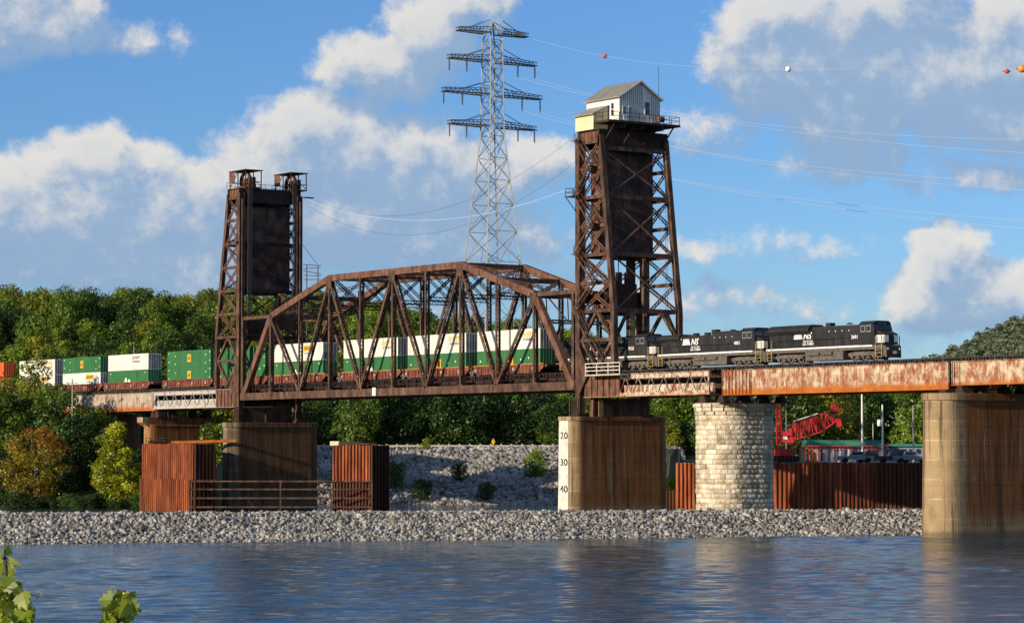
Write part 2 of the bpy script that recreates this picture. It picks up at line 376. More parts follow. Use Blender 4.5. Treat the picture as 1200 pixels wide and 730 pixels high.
    def lattice(s, p0, p1, depth, dirn, chord=.14, bar=.075, n=None):  # flat truss strut: two chords and zigzag
        p0 = Vector(p0); p1 = Vector(p1); d = p1 - p0; L = d.length; d.normalize(); o = Vector(dirn); o = (o - d * o.dot(d)).normalized() * (depth / 2)
        s.beam(p0 + o, p1 + o, chord, chord, up=o); s.beam(p0 - o, p1 - o, chord, chord, up=o)
        n = n or max(2, int(L / depth))
        for i in range(n):
            a = p0 + d * (L * i / n) + o * (-1) ** i; b = p0 + d * (L * (i + 1) / n) - o * (-1) ** i
            s.beam(a, b, bar, bar, up=o)
        return s
    def mesh(s, name, off=Vector((0, 0, 0)), smooth=False):
        me = bpy.data.meshes.new(name)
        me.from_pydata([(x - off.x, y - off.y, z - off.z) for x, y, z in s.v], [], s.f)
        if smooth: me.polygons.foreach_set('use_smooth', [True] * len(me.polygons))
        me.update(); return me
    def build(s, name, m, parent=None, smooth=False, **tg):
        off = root_loc(parent) if parent else Vector((0, 0, 0))
        me = s.mesh(name, off, smooth); me.materials.append(M[m] if isinstance(m, str) else m)
        o = new_obj(name, me, parent); tag(o, **tg); return o
    def thing(s, name, m, label, cat, group=None, kind=None, smooth=False, base=None):
        if not s.v: return None
        xs = np.array(s.v); b = Vector(base) if base else Vector((float(xs[:, 0].mean()), float(xs[:, 1].mean()), float(xs[:, 2].min())))
        me = s.mesh(name, b, smooth); me.materials.append(M[m]); o = new_obj(name, me); o.location = b
        return tag(o, label, cat, group, kind)
def copy_tree(o, parent=None):
    c = o.copy(); col.objects.link(c); c.parent = parent
    for ch in KIDS.get(o.name) or [x for x in bpy.data.objects if x.parent == o]: copy_tree(ch, c)
    return c
KIDS = {}
def index_kids(o):
    KIDS[o.name] = list(o.children)
    for c in o.children: index_kids(c)
def np_mesh(name, verts, quads, m, kind=None, label=None, cat=None, parent=None, loc=None):
    me = bpy.data.meshes.new(name); nv = len(verts); nf, k = quads.shape
    me.vertices.add(nv); me.vertices.foreach_set('co', np.asarray(verts, np.float32).ravel())
    me.loops.add(nf * k); me.loops.foreach_set('vertex_index', quads.astype(np.int32).ravel())
    me.polygons.add(nf); me.polygons.foreach_set('loop_start', np.arange(0, nf * k, k, dtype=np.int32)); me.polygons.foreach_set('loop_total', np.full(nf, k, np.int32))
    me.update(calc_edges=True); me.materials.append(M[m])
    o = new_obj(name, me, parent)
    if loc is not None: o.location = loc
    return tag(o, label, cat, None, kind)
def text_part(s, size, m, parent, origin, xdir, ydir, name='lettering', shear=0, offset=.0, align='LEFT', bold=0.0):
    cu = bpy.data.curves.new(name, 'FONT'); cu.body = s; cu.size = size; cu.shear = shear; cu.align_x = align; cu.offset = bold; cu.resolution_u = 2; cu.extrude = .004
    ob = bpy.data.objects.new(name, cu); col.objects.link(ob)
    bpy.context.view_layer.update()
    me = bpy.data.meshes.new_from_object(ob.evaluated_get(bpy.context.evaluated_depsgraph_get())); bpy.data.objects.remove(ob)
    x = Vector(xdir).normalized(); y = Vector(ydir).normalized(); z = x.cross(y); off = root_loc(parent)
    mt = Matrix((x, y, z)).transposed().to_4x4(); mt.translation = Vector(origin) - off
    me.transform(mt); me.materials.clear(); me.materials.append(M[m])
    return new_obj(name, me, parent)

# ------------------------------------------------------------------ terrain
def sstep(a, b, x):
    t = np.clip((x - a) / (b - a), 0, 1); return t * t * (3 - 2 * t)
def shore(u):
    return np.interp(u, [-400, -92, -64, -35, 10, 27, 28, 95, 100, 400], [460, 470, 474, 508, 500, 500, 409, 409, 440, 440])
def ridge(u):
    return np.interp(u, [-500, -120, -60, -41, -23, 17, 37, 52, 66, 120, 400], [46, 43, 42, 40, 36, 31, 27, 14, 9.5, 9.5, 9.5])
def ground_h(u, v):
    vb = shore(u)
    yard = sstep(27, 29, u) * (1 - sstep(90, 130, u))
    bank = -3 + 13.3 * sstep(-2, 1, (v - vb + 12) / 55 * 1.0) * 1.0
    t = np.clip((v - (vb - 10)) / 52, 0, 1); bank = -3 + 13.3 * t
    flat = np.where(v > 408, 8.1, -3)
    h = bank * (1 - yard) + flat * yard
    far = (ridge(u) - 10.3) * sstep(575, 815, v)
    h = np.where(v > vb + 42, np.where(yard > .5, 8.1, 10.3) + np.maximum(far, 0 if True else far), h)
    h = h + 121 * np.exp(-.5 * ((u - 480) / 152) ** 2 - .5 * ((v - 1750) / 330) ** 2) * sstep(900, 1300, v)
    h = h - sstep(840, 1300, v) * np.maximum(ridge(u) - 12, 0)
    near = 8.35 * (1 - sstep(2, 55, v)) - 3 * sstep(2, 55, v)
    return np.where(v < 200, near, h)
def build_ground():
    us = np.concatenate([np.linspace(-6000, -260, 14), np.arange(-250, 26, 6), np.arange(26, 30, .5), np.arange(30, 330, 7), np.linspace(340, 6000, 24)])
    vs = np.concatenate([np.linspace(-400, 0, 6), np.arange(4, 80, 5), np.linspace(90, 395, 12), np.arange(398, 416, 1), np.arange(420, 640, 4), np.arange(645, 900, 12), np.arange(910, 2600, 45), np.linspace(2700, 9000, 12)])
    U, Vv = np.meshgrid(us, vs); H = ground_h(U, Vv)
    H = H + np.where((Vv > 520), rng.normal(0, .15, H.shape), 0)
    P = np.stack([CAM.x + RIGHT.x * U + FWD.x * Vv, CAM.y + RIGHT.y * U + FWD.y * Vv, H], -1).reshape(-1, 3)
    nu = len(us); i = np.arange(len(vs) - 1)[:, None] * nu + np.arange(nu - 1)[None, :]
    Q = np.stack([i, i + 1, i + nu + 1, i + nu], -1).reshape(-1, 4)
    m, t, p, c = mat('earth', [(.3, (.035, .036, .016)), (.5, (.06, .062, .025)), (.75, (.13, .115, .06))], .08, .95, detail=8)
    return np_mesh('ground', P, Q, 'earth', kind='structure')
build_ground()
def build_water():
    m = bpy.data.materials.new('water'); m.use_nodes = True; t = NT(m.node_tree); p = t.n['Principled BSDF']
    pos = t.node('ShaderNodeNewGeometry').outputs['Position']
    a = t.vm('DOT_PRODUCT', pos, tuple(RIGHT)); b = t.vm('DOT_PRODUCT', pos, tuple(FWD))
    q = t.combine(t.m('MULTIPLY', a, .55), b, 0)
    n1 = t.noise(q, 2.0, 5, .62); n2 = t.noise(t.combine(t.m('MULTIPLY', a, .35), b, 3), .085, 3, .5)
    bp = t.node('ShaderNodeBump'); bp.inputs['Strength'].default_value = 1; bp.inputs['Distance'].default_value = .085
    t.put(n1, bp.inputs['Height']); t.put(bp.outputs[0], p.inputs['Normal'])
    t.put(t.ramp(n2, [(.3, (.016, .046, .066)), (.7, (.030, .050, .056))]), p.inputs['Base Color'])
    p.inputs['Roughness'].default_value = .05; p.inputs['IOR'].default_value = 1.33; p.inputs['Specular IOR Level'].default_value = .5
    M['water'] = m
    # real waves where the river can be seen closely, flat sheets round them
    us = np.arange(-92, 92.01, .8); vs = np.concatenate([np.arange(128, 345, .34)])
    U, Vv = np.meshgrid(us, vs); r_ = np.random.default_rng(3); H = np.zeros_like(U)
    patch = np.zeros_like(U)
    for i in range(14):
        kx, ky = r_.normal(0, .035), r_.normal(0, .075); patch += np.sin(U * kx + Vv * ky * 1.3 + r_.uniform(0, 6.28))
    patch = 1 / (1 + np.exp(-patch * .55))
    for i in range(46):
        lam = np.exp(r_.uniform(np.log(1.0), np.log(5.5))); ang = R(90) + r_.normal(0, .30); k_ = 2 * math.pi / lam
        H += .0054 * lam ** .75 * np.sin(k_ * (U * math.cos(ang) + Vv * math.sin(ang)) + r_.uniform(0, 6.28) + .8 * np.sin(U * .05 + i) + .5 * np.sin(Vv * .04 + 2 * i))
    edge = np.clip((92 - np.abs(U)) / 8, 0, 1) * np.clip((Vv - 128) / 8, 0, 1) * np.clip((345 - Vv) / 8, 0, 1)
    H = H * (.35 + .65 * patch) * edge
    P = np.stack([CAM.x + RIGHT.x * U + FWD.x * Vv, CAM.y + RIGHT.y * U + FWD.y * Vv, H], -1).reshape(-1, 3)
    nu = len(us); i = np.arange(len(vs) - 1)[:, None] * nu + np.arange(nu - 1)[None]
    o = np_mesh('river_water', P, np.stack([i, i + 1, i + nu + 1, i + nu], -1).reshape(-1, 4), 'water', kind='structure')
    o.data.polygons.foreach_set('use_smooth', [True] * len(o.data.polygons))
    v1 = float(vs[-1]); ue = float(us[-1])
    for (u0, u1, v0, v2) in ((-6000, 6000, -100, 128), (-6000, 6000, v1, 620), (-6000, -92, 128, v1), (ue, 6000, 128, v1)):
        np_mesh('river_water', np.array([tuple(river(u, v, 0)) for u, v in ((u0, v0), (u1, v0), (u1, v2), (u0, v2))]), np.array([[0, 1, 2, 3]]), 'water', kind='structure')
build_water()

# ------------------------------------------------------------------ the lift span
PN = 9.45; WY = 11.3; ZB = 19.03; ZH = 32.2; ZT = 37.5
def ztop(s): return float(np.interp(s, [1, 3, 7, 9], [ZH, ZT, ZT, ZH]))
span = empty('lift_span', (47.25, WY / 2, 18.4), 'rusty brown steel camelback truss span hung between the two lift towers', 'bridge span')
for y in (0, WY):
    nearside = y == 0; sg = -1 if nearside else 1
    b = MB().box(-.55, 10 * PN + .55, y - .36, y + .36, 18.43, 19.6); bc = b.build('bottom_chord', 'rust_steel', span)
    for s in range(0, 11): MB().box(s * PN - .55, s * PN + .55, y + sg * .36, y + sg * .385, 18.5, 19.75).build('gusset_plate', 'rust_steel', bc)
    def chord(a, b, nm):
        return MB().beam(a, b, .8, 1.0, up=(0, 1, 0) if False else (0, 0, 1)).build(nm, 'rust_light', span)
    P = lambda s, z: V(s * PN, y, z)
    for a, c in ((1, 3), (3, 5), (5, 7), (7, 9)): chord(P(a, ztop(a)), P(c, ztop(c)), 'top_chord')
    for a, c in ((0, 1), (10, 9)): chord(P(a, ZB - .2), P(c, ZH), 'end_post')
    for s in (1, 3, 5, 7, 9):
        MB().box(s * PN - .85, s * PN + .85, y + sg * .41, y + sg * .435, ztop(s) - 1.6, ztop(s) + .25).build('gusset_plate', 'rust_steel', span)
    for s in range(1, 10):
        MB().laced(P(s, 19.5), P(s, ztop(s) - .4), .36 if s % 2 == 0 else .42, .66, bay=.6).build('vertical_post', 'rust_steel', span)
    for a, c in ((1, 2), (3, 2), (3, 4), (5, 4), (5, 6), (7, 6), (7, 8), (9, 8)):
        MB().laced(P(a, ztop(a) - .3), P(c, 19.4), .46, .72, bay=.66).build('diagonal', 'rust_steel', span)
    for s, e in ((0, 1), (10, 9)):
        MB().laced(P(s, 19.5), P(s, ZH), .55, .62).build('end_hanger', 'rust_steel', span)
        MB().beam(P(s + (-.05 if s == 0 else .05), ZH - .05), P(e, ZH - .05), .5, .55).build('hip_strut', 'rust_steel', span)
for s in range(0, 11):
    x = s * PN
    f = MB().box(x - .06, x + .06, .4, WY - .4, 18.7, 20.0).box(x - .2, x + .2, .4, WY - .4, 18.62, 18.7).box(x - .2, x + .2, .4, WY - .4, 20.0, 20.06)
    f.build('floor_beam', 'dark_steel', span)
for yy in (2.2, 4.7, 6.6, 9.1):
    MB().box(.1, 94.4, yy - .1, yy + .1, 19.3, 20.45).build('stringer', 'dark_steel', span)
for s in range(1, 10):                       # top struts and sway frames
    x = s * PN; z = ztop(s)
    MB().laced((x, .4, z), (x, WY - .4, z), .7, .5, axis=(1, 0, 0), bay=.6).build('top_strut', 'rust_steel', span)
    if 2 <= s <= 8:
        d = 4.6 if s in (3, 4, 5, 6, 7) else 2.2
        b = MB(); zl = z - d
        b.lattice((x, .4, zl), (x, WY - .4, zl), .5, (0, 0, 1))
        for y0, y1 in ((.4, WY / 2), (WY / 2, WY - .4)):
            b.lattice((x, y0, z - .3), (x, y1, zl), .34, (0, 1, 1), .1, .06); b.lattice((x, y0, zl), (x, y1, z - .3), .34, (0, 1, -1), .1, .06)
        b.box(x - .08, x + .08, WY / 2 - .5, WY / 2 + .5, z - d / 2 - .5, z - d / 2 + .5)
        b.build('sway_frame', 'dark_steel', span)
for s in range(1, 9):                        # top laterals
    x0, x1 = s * PN, (s + 1) * PN; z0, z1 = ztop(s), ztop(s + 1)
    b = MB().lattice((x0, .5, z0), (x1, WY - .5, z1), .42, (0, 0, 1), .11, .06).lattice((x0, WY - .5, z0), (x1, .5, z1), .42, (0, 0, 1), .11, .06)
    b.build('top_lateral', 'rust_steel', span)
for s, e in ((1, 0), (9, 10)):               # portal frames down the end posts
    b = MB(); dx = (e - s) * PN; f = .30
    a = V(s * PN, 0, ZH); c = V(s * PN + dx * f, 0, ZH - (ZH - ZB) * f); o = V(0, WY, 0); n_ = 6
    b.lattice(a + V(0, .3, 0), a + o - V(0, .3, 0), .7, c - a, .16, .09); b.lattice(c + V(0, .3, 0), c + o - V(0, .3, 0), .5, c - a, .16, .09)
    for i in range(n_):
        p0 = (a if i % 2 else c) + o * (i / n_); p1 = (c if i % 2 else a) + o * ((i + 1) / n_); b.beam(p0, p1, .16, .16)
    for q in (0, 1):
        k0 = c + o * (.22 if q == 0 else .78); k1 = V(s * PN + dx * .52, WY * q, ZH - (ZH - ZB) * .52); b.beam(k0, k1, .25, .25)
    b.build('portal_frame', 'dark_steel', span)
for x in (-.35, 94.85):                      # lifting girders at the span ends
    MB().box(x - .25, x + .25, .4, WY - .4, ZH - 1.7, ZH + .1).build('lifting_girder', 'dark_steel', span)
MB().box(41.6, 42.6, -.395, -.37, 18.5, 19.75).build('clearance_board', 'white_paint', span, label='small white board on the bottom chord')
b = MB()
for i in range(40): x = 2 + i * 2.3; b.box(x - .05, x + .05, .55, .75, 19.6, 20.9)
b.box(1, 93.5, .6, .7, 20.85, 20.95); b.box(1, 93.5, .6, .7, 20.2, 20.3); b.build('walkway_rail', 'dark_steel', span)
# ------------------------------------------------------------------ lift towers
def tower(sx, name, label):
    xf = 95.85 if sx > 0 else -1.35
    X = lambda d: xf + sx * d                # d = distance behind the front columns
    t = empty(name, (X(4), WY / 2, 15.0), label, 'lift tower')
    ZK = 29.2; ZTOP = 53.5; BT = 4.8 if sx > 0 else 3.9
    back = lambda z: 7.9 if z <= ZK else 7.9 + (BT - 7.9) * (z - ZK) / (ZTOP - ZK)
    for y in (0, WY):
        # front column: pair of plated channels
        b = MB().box(*sorted((X(-.5), X(.5))), y - .5, y - .42, 15.1, ZTOP).box(*sorted((X(-.5), X(.5))), y + .42, y + .5, 15.1, ZTOP)
        b.box(*sorted((X(-.36), X(-.28))), y - .415, y + .415, 15.1, ZTOP).box(*sorted((X(.42), X(.49))), y - .415, y + .415, 15.1, ZTOP)
        cb = b.build('front_column', 'rust_steel', t)
        MB().box(*sorted((X(-.75), X(-.51))), y - .12, y + .12, 20, ZTOP - 1).build('guide_rail', 'rust_steel', cb)
        b = MB().beam((X(7.9), y, 20.4), (X(7.9), y, ZK), .75, .7, up=(0, 1, 0)).beam((X(7.9), y, ZK), (X(BT), y, ZTOP), .75, .7, up=(0, 1, 0))
        b.build('back_leg', 'rust_steel', t)
        # side face bracing
        lv = [21.2, 25.2, ZK, 33.1, 37, 41, 45, 49, ZTOP - .8]
        for z in lv[1:]:
            MB().laced((X(.45), y, z), (X(back(z) - .3), y, z), .45, .55, bay=.6).build('side_strut', 'rust_steel', t)
        for z0, z1 in zip(lv[:-1], lv[1:]):
            if z1 <= ZK:
                MB().beam((X(.5), y, z0 if z1 == ZK else z1), (X(4), y, z1 if z1 == ZK else z0), .4, .45).beam((X(7.6), y, z0 if z1 == ZK else z1), (X(4), y, z1 if z1 == ZK else z0), .4, .45).build('knee_brace', 'rust_steel', t)
            else:
                zm = (z0 + z1) / 2
                for p, q in (((.5, z0), (back(z1) - .3, z1)), ((.5, z1), (back(z0) - .3, z0))):
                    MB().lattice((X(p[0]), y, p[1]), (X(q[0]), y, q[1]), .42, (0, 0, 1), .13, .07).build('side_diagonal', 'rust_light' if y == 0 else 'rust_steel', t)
        MB().poly([(X(.4), y - .56, 17.6), (X(2.6), y - .56, 20.6), (X(2.6), y - .56, 21.0), (X(.4), y - .56, 24.6)], (0, .04, 0)).build('gusset_plate', 'rust_steel', t)
        MB().box(*sorted((X(-.9), X(.9))), y - .9, y + .9, 14.72, 15.1).build('base_plate', 'dark_steel', t)
    # transverse faces
    for z in (ZK, 37, 45, 51.8):
        d = back(z)
        MB().beam((X(d), .3, z), (X(d), WY - .3, z), .3, .6).build('transverse_strut', 'rust_steel', t)
    for z0, z1 in ((ZK, 37), (37, 45), (45, 51.6)):
        for a, c in ((.35, WY - .35), (WY - .35, .35)):
            MB().beam((X(back(z0) + .1), a, z0 + .2), (X(back(z1) + .1), c, z1 - .2), .16, .22).build('cross_brace', 'rust_light', t)
        if z0 < 45:
            for a, c in ((.35, WY - .35), (WY - .35, .35)):
                MB().lattice((X(0), a, z0 + .2), (X(0), c, z1 - .2), .5, (0, 0, 1), .14, .08).build('front_brace', 'dark_steel', t)
        MB().beam((X(0), .3, z0), (X(0), WY - .3, z0), .4, .6).build('transverse_strut', 'dark_steel', t)
    for q in (0, 1):                          # portal knees over the track
        y0 = .35 if q == 0 else WY - .35; y1 = 2.3 if q == 0 else WY - 2.3
        for d in (0, 7.9):
            MB().beam((X(d), y0, 25.6), (X(d), y1, ZK - .1), .35, .4).build('portal_knee', 'rust_steel', t)
    # head of the tower
    for d in (.05, BT - .05):
        MB().box(*sorted((X(d - .18), X(d + .18))), -.35, WY + .35, 51.95, 54.4).build('head_girder', 'dark_steel', t)
    for y in (.12, WY - .12):
        b = MB().box(*sorted((X(.3), X(4.3))), y - .25, y + .25, 52.75, 54.15)
        for i in range(5): x = X(.5 + i * .85); b.box(x - .05, x + .05, y - .34, y + .34, 52.8, 54.1)
        b.build('head_side_girder', 'rust_light', t)
    # platform below the counterweight sheaves, tie ropes
    b = MB()
    return t, X, back
tw_r, XR, backR = tower(1, 'lift_tower', 'right hand rusty steel lift tower carrying the white machinery house')
tw_l, XL, backL = tower(-1, 'lift_tower', 'left hand rusty steel lift tower topped by two open sheave cages')
def counterweight(X, label, zt=50.6):
    t = empty('counterweight', (X(2.3), WY / 2, 37.0), label, 'counterweight', 'counterweights in the lift towers')
    xs = sorted((X(1.2), X(3.3)))
    MB().box(xs[0] + .04, xs[1] - .04, 1.04, 10.26, 37.05, zt).build('core', 'counterweight', t)
    for x, s in ((xs[0], -1), (xs[1], 1)):
        for j in range(6):
            for i in range(4):
                y0 = 1.0 + i * 2.325; dz = (zt - 37) / 6; z0 = 37 + j * dz
                p = MB().box(*sorted((x - s * .039, x + s * random.uniform(0, .02))), y0 + .025, y0 + 2.3, z0 + .025, z0 + dz - .02)
                p.build('plate', 'counterweight', t)
    for y, s in ((1.0, -1), (10.3, 1)):
        MB().box(xs[0] + .05, xs[1] - .05, *sorted((y - s * .039, y)), 37.05, zt - .05).build('plate', 'rust_light', t)
    for i in range(8):
        for y0 in (.9, 9.6):
            y = y0 + i * .11; sx = 1 if X(1) > X(0) else -1
            MB().tube((X(-.95), y, ZH + .1), (X(-.95), y, 55.2), .035, 5).build('hoist_rope', 'cable_dark', t)
    for i in (0, 2, 4, 6):
        for y0 in (1.4, 9.3): MB().tube((X(2.2), y0 + i * .1, 50.5), (X(2.2), y0 + i * .1, 55.2), .035, 5).build('hoist_rope', 'cable_dark', t)
    return t
counterweight(XR, 'dark rusty plated counterweight block raised inside the right lift tower', 51.7)
counterweight(XL, 'dark rusty plated counterweight block raised inside the left lift tower', 51.35)
def railing(b, pts, h=1.05, step=1.5, r=.03, mids=(.5,)):
    for a, c in zip(pts[:-1], pts[1:]):
        a = Vector(a); c = Vector(c); n = max(1, int((c - a).length / step))
        for i in range(n + 1):
            p = a.lerp(c, i / n); b.beam(p, p + V(0, 0, h), r * 2, r * 2)
        for f in (1,) + tuple(mids): b.beam(a + V(0, 0, h * f), c + V(0, 0, h * f), r * 2, r * 2)
    return b
def sheave(parent, c, r, m='rust_steel'):
    b = MB().ring(c, (0, 1, 0), r - .28, r, .55, 28).ring(c, (0, 1, 0), .05, .35, .8, 12)
    c = Vector(c)
    for i in range(8):
        q = i * math.pi / 4; d = V(math.cos(q), 0, math.sin(q)); b.beam(c + d * .3, c + d * (r - .25), .16, .14, up=(0, 1, 0))
    return b.build('sheave', m, parent)
# left tower: two open cages with sheaves
for y in (0, WY):
    y0, y1 = (.55, 3.75) if y == 0 else (9.4, 12.6)
    x0, x1 = XL(5.0), XL(-.6)
    MB().box(x0, x1, y0, y1, 54.42, 54.62).build('sheave_platform', 'rust_light', tw_l)
    sheave(tw_l, (XL(2), (y0 + y1) / 2 - .1, 55.6), 1.75, 'rust_light')
    b = MB()
    for xx in (x0 + .1, (x0 + x1) / 2, x1 - .1):
        for yy in (y0 + .1, y1 - .1): b.box(xx - .07, xx + .07, yy - .07, yy + .07, 54.62, 57.4)
    for zz in (55.5,):
        for yy in (y0 + .1, y1 - .1): b.box(x0 + .1, x1 - .1, yy - .035, yy + .035, zz, zz + .07)
        for xx in (x0 + .1, x1 - .1): b.box(xx - .035, xx + .035, y0 + .17, y1 - .17, zz, zz + .07)
    b.beam((x0 + .1, y0 + .1, 54.7), ((x0 + x1) / 2, y0 + .1, 57.3), .08, .08).beam((x1 - .1, y0 + .1, 57.2), (x1 - .1, y1 - .1, 54.7), .08, .08)
    b.build('cage_frame', 'dark_steel', tw_l)
    MB().box(x0 - .15, x1 + .15, y0 - .15, y1 + .15, 57.4, 57.52).build('cage_roof', 'dark_steel', tw_l)
    MB().box(x0 + .02, x0 + 2.0, y0 - .06, y0 - .01, 55.5, 57.3).build('cage_panel', 'rust_light', tw_l)
    MB().box(XL(3.4), XL(.4), (y0 + y1) / 2 + .55, (y0 + y1) / 2 + .95, 54.62, 56.4).build('machinery', 'dark_steel', tw_l)
    b = MB()
    for q in range(5): b.poly([(x0 + q * 1.3, y0, 54.4), (x0 + q * 1.3, y0 + .9, 54.4), (x0 + q * 1.3, y0 + 1.0, 53.2)], (.12, 0, 0))
    b.build('platform_bracket', 'rust_steel', tw_l)
    railing(MB(), [(x0 - .9, y0, 54.62), (x0 - .9, y1, 54.62)], 1.1).build('railing', 'dark_steel', tw_l)
b = MB().box(XL(4.9), XL(4.0), 3.75, 9.4, 54.42, 54.55); b.build('catwalk', 'dark_steel', tw_l)
railing(MB(), [(XL(4.85), 3.75, 54.55), (XL(4.85), 9.4, 54.55)], 1.1).build('railing', 'dark_steel', tw_l)
MB().box(XL(.9), XL(-.3), -2.0, -.5, 45.2, 45.3).build('landing', 'dark_steel', tw_l)
MB().box(XL(-.6), XL(-1.4), 11.7, 13.6, 53.2, 53.35).build('bracket_arm', 'dark_steel', tw_l)
# right tower: platform, balcony, zigzag stairs
MB().box(94.1, 103.4, 2.12, 11.9, 55.12, 55.42).box(99.85, 103.4, -.6, 2.12, 55.121, 55.419).build('platform', 'dark_steel', tw_r)
for y in (2.4, 5.6, 8.9): MB().box(94.4, 103.2, y - .15, y + .15, 54.45, 55.1).build('platform_beam', 'dark_steel', tw_r)
for y in (.6, 4, 7.4, 10.8): MB().beam((103.2, y, 55.0), (100.7, y, 52.6), .14, .16).build('platform_bracket', 'dark_steel', tw_r)
railing(MB(), [(103.3, -.5, 55.42), (103.3, 11.8, 55.42), (94.2, 11.8, 55.42)], 1.1, 1.6).build('railing', 'dark_steel', tw_r)
railing(MB(), [(100.2, -.5, 55.42), (103.3, -.5, 55.42)], 1.1, 1.2).build('railing', 'dark_steel', tw_r)
MB().box(95.0, 96.9, -2.0, -.55, 45.2, 45.32).build('balcony', 'dark_steel', tw_r)
railing(MB(), [(96.8, -1.95, 45.32), (95.05, -1.95, 45.32), (95.05, -.6, 45.32)], 1.1, 1.0).build('railing', 'dark_steel', tw_r)
MB().beam((95.1, -1.9, 45.2), (95.6, -.5, 43.2), .1, .1).build('bracket_arm', 'dark_steel', tw_r)
def stair(p0, p1, w=.8):
    p0 = Vector(p0); p1 = Vector(p1); o = V(0, w, 0); b = MB()
    for q in (V(0, 0, 0), o):
        b.beam(p0 + q, p1 + q, .08, .28); b.beam(p0 + q + V(0, 0, 1), p1 + q + V(0, 0, 1), .06, .06)
        n = int((p1 - p0).length / 1.1)
        for i in range(n + 1): p = p0.lerp(p1, i / n) + q; b.beam(p, p + V(0, 0, 1), .05, .05)
    n = int(abs(p1.z - p0.z) / .32)
    for i in range(1, n): p = p0.lerp(p1, i / n); b.box(p.x - .14, p.x + .14, p.y + .05, p.y + w - .05, p.z - .02, p.z + .02)
    return b.build('stair_flight', 'rust_steel', tw_r)
zs = [20.9, 25.3, 29.6, 33.4, 37.2, 41.2, 45.2, 49.2, 53.0]
for i in range(len(zs) - 1):
    f, g = (105.0, 97.2) if i == 0 else ((97.0, 101.2) if i % 2 else (101.2, 97.0))
    if i == 0: stair((103.8, -1.6, zs[0]), (99.6, -1.6, zs[1])); stair((99.4, -1.6, zs[1] + .05), (96.3, -1.6, zs[2])); continue
    if i == 1: continue
    a, c = (96.4, 100.9 - (i - 2) * .25) if i % 2 == 0 else (100.9 - (i - 2) * .25, 96.6)
    stair((a, -1.55, zs[i]), (c, -1.55, zs[i + 1]))
    MB().box(c - .6, c + .6, -1.7, -.45, zs[i + 1] - .04, zs[i + 1] + .04).build('landing', 'rust_steel', tw_r)
b = MB()
for i in range(90): b.box(XR(4.2), XR(4.7), WY + .5, WY + .53, 30 + i * .25, 30.03 + i * .25)
b.box(XR(4.2), XR(4.24), WY + .48, WY + .52, 29, 52.6).box(XR(4.66), XR(4.7), WY + .48, WY + .52, 29, 52.6); b.build('ladder', 'galvanised', tw_r)
b = MB().box(99.5, 107.5, -1.9, -.45, 20.2, 20.4)
b.build('walkway_slab', 'concrete_pale', tw_r)
railing(MB(), [(99.6, -1.85, 20.4), (107.4, -1.85, 20.4)], 1.5, 2.0, .045, (.33, .66)).build('walkway_railing', 'white_paint', tw_r, label='white pipe railing beside the track')
sheave(tw_r, (XR(2), WY - .45, 56.3), 1.75)
b = MB().box(95.6, 100.2, 9.6, 12.3, 55.43, 55.6)
b.build('sheave_platform', 'rust_steel', tw_r)
for i in range(2):
    MB().box(XR(2.6), XR(3.2), 4.2 + i * 1.5, 4.9 + i * 1.5, 33.2, 34.8).build('machinery', 'dark_steel', tw_r)
    MB().tube((XR(2.9), 4.5 + i * 1.5, 34.8), (XR(2.9), 4.5 + i * 1.5, 37.0), .07).build('machinery_rod', 'dark_steel', tw_r)
MB().box(XR(2.0), XR(3.6), 2.6, 7.2, 29.7, 33.2).build('machinery', 'dark_steel', tw_r)
MB().box(XR(1.2), XR(1.9), 7.1, 8.2, 20.5, 37.0).build('guide_post', 'dark_steel', tw_r)
MB().box(XR(1.9), XR(1.95), 7.15, 8.15, 20.5, 33.0).build('guide_post_cover', 'tan_steel', tw_r)
MB().box(XL(3.6), XL(2.0), 2.6, 8.2, 29.7, 32.0).build('machinery', 'dark_steel', tw_l)

# ------------------------------------------------------------------ machinery house
hs = empty('machinery_house', (98.3, 5.65, 55.42), 'white sided gabled machinery house on top of the right lift tower', 'house')
hx0, hx1, hy0, hy1, hz0, hz1, hzr = 94.5, 102.2, 2.15, 9.15, 55.43, 58.95, 61.15
b = MB().box(hx0, hx1, hy0, hy1, hz0, hz1)
b.poly([(hx0, hy0, hz1), (hx0, hy1, hz1), (hx0, (hy0 + hy1) / 2, hzr)], (hx1 - hx0, 0, 0)); wl = b.build('wall', 'siding', hs)
n = 20
for i in range(n + 1):
    y = hy0 + (hy1 - hy0) * i / n; zt = hz1 + (hzr - hz1) * (1 - abs(2 * i / n - 1))
    if abs(y - 6.9) < .62 : continue
    MB().box(hx1, hx1 + .045, y - .035, y + .035, hz0, zt - .12).build('batten', 'roof_metal', wl)
for i in range(18):
    x = hx0 + .2 + i * .43
    MB().box(x - .03, x + .03, hy0 - .04, hy0, hz0, hz1 - .05).build('batten', 'siding', wl)
ym = (hy0 + hy1) / 2
for s in (-1, 1):
    ye = ym + s * (hy1 - hy0) / 2 + s * .45; ze = hz1 - .22
    rf = MB().quadbox([(hx0 - .35, ye, ze), (hx1 + .4, ye, ze), (hx1 + .4, ym, hzr + .08), (hx0 - .35, ym, hzr + .08), (hx0 - .35, ye, ze + .12), (hx1 + .4, ye, ze + .12), (hx1 + .4, ym, hzr + .2), (hx0 - .35, ym, hzr + .2)]).build('roof', 'roof_metal', hs)
    for i in range(16):
        x = hx0 - .2 + i * .53
        MB().beam((x, ye, ze + .13), (x, ym, hzr + .21), .05, .05, up=(1, 0, 0)).build('roof_seam', 'roof_metal', rf)
    MB().beam((hx1 + .42, ye, ze + .02), (hx1 + .42, ym, hzr + .1), .05, .22, up=(0, 0, 1)).build('barge_board', 'white_paint', hs)
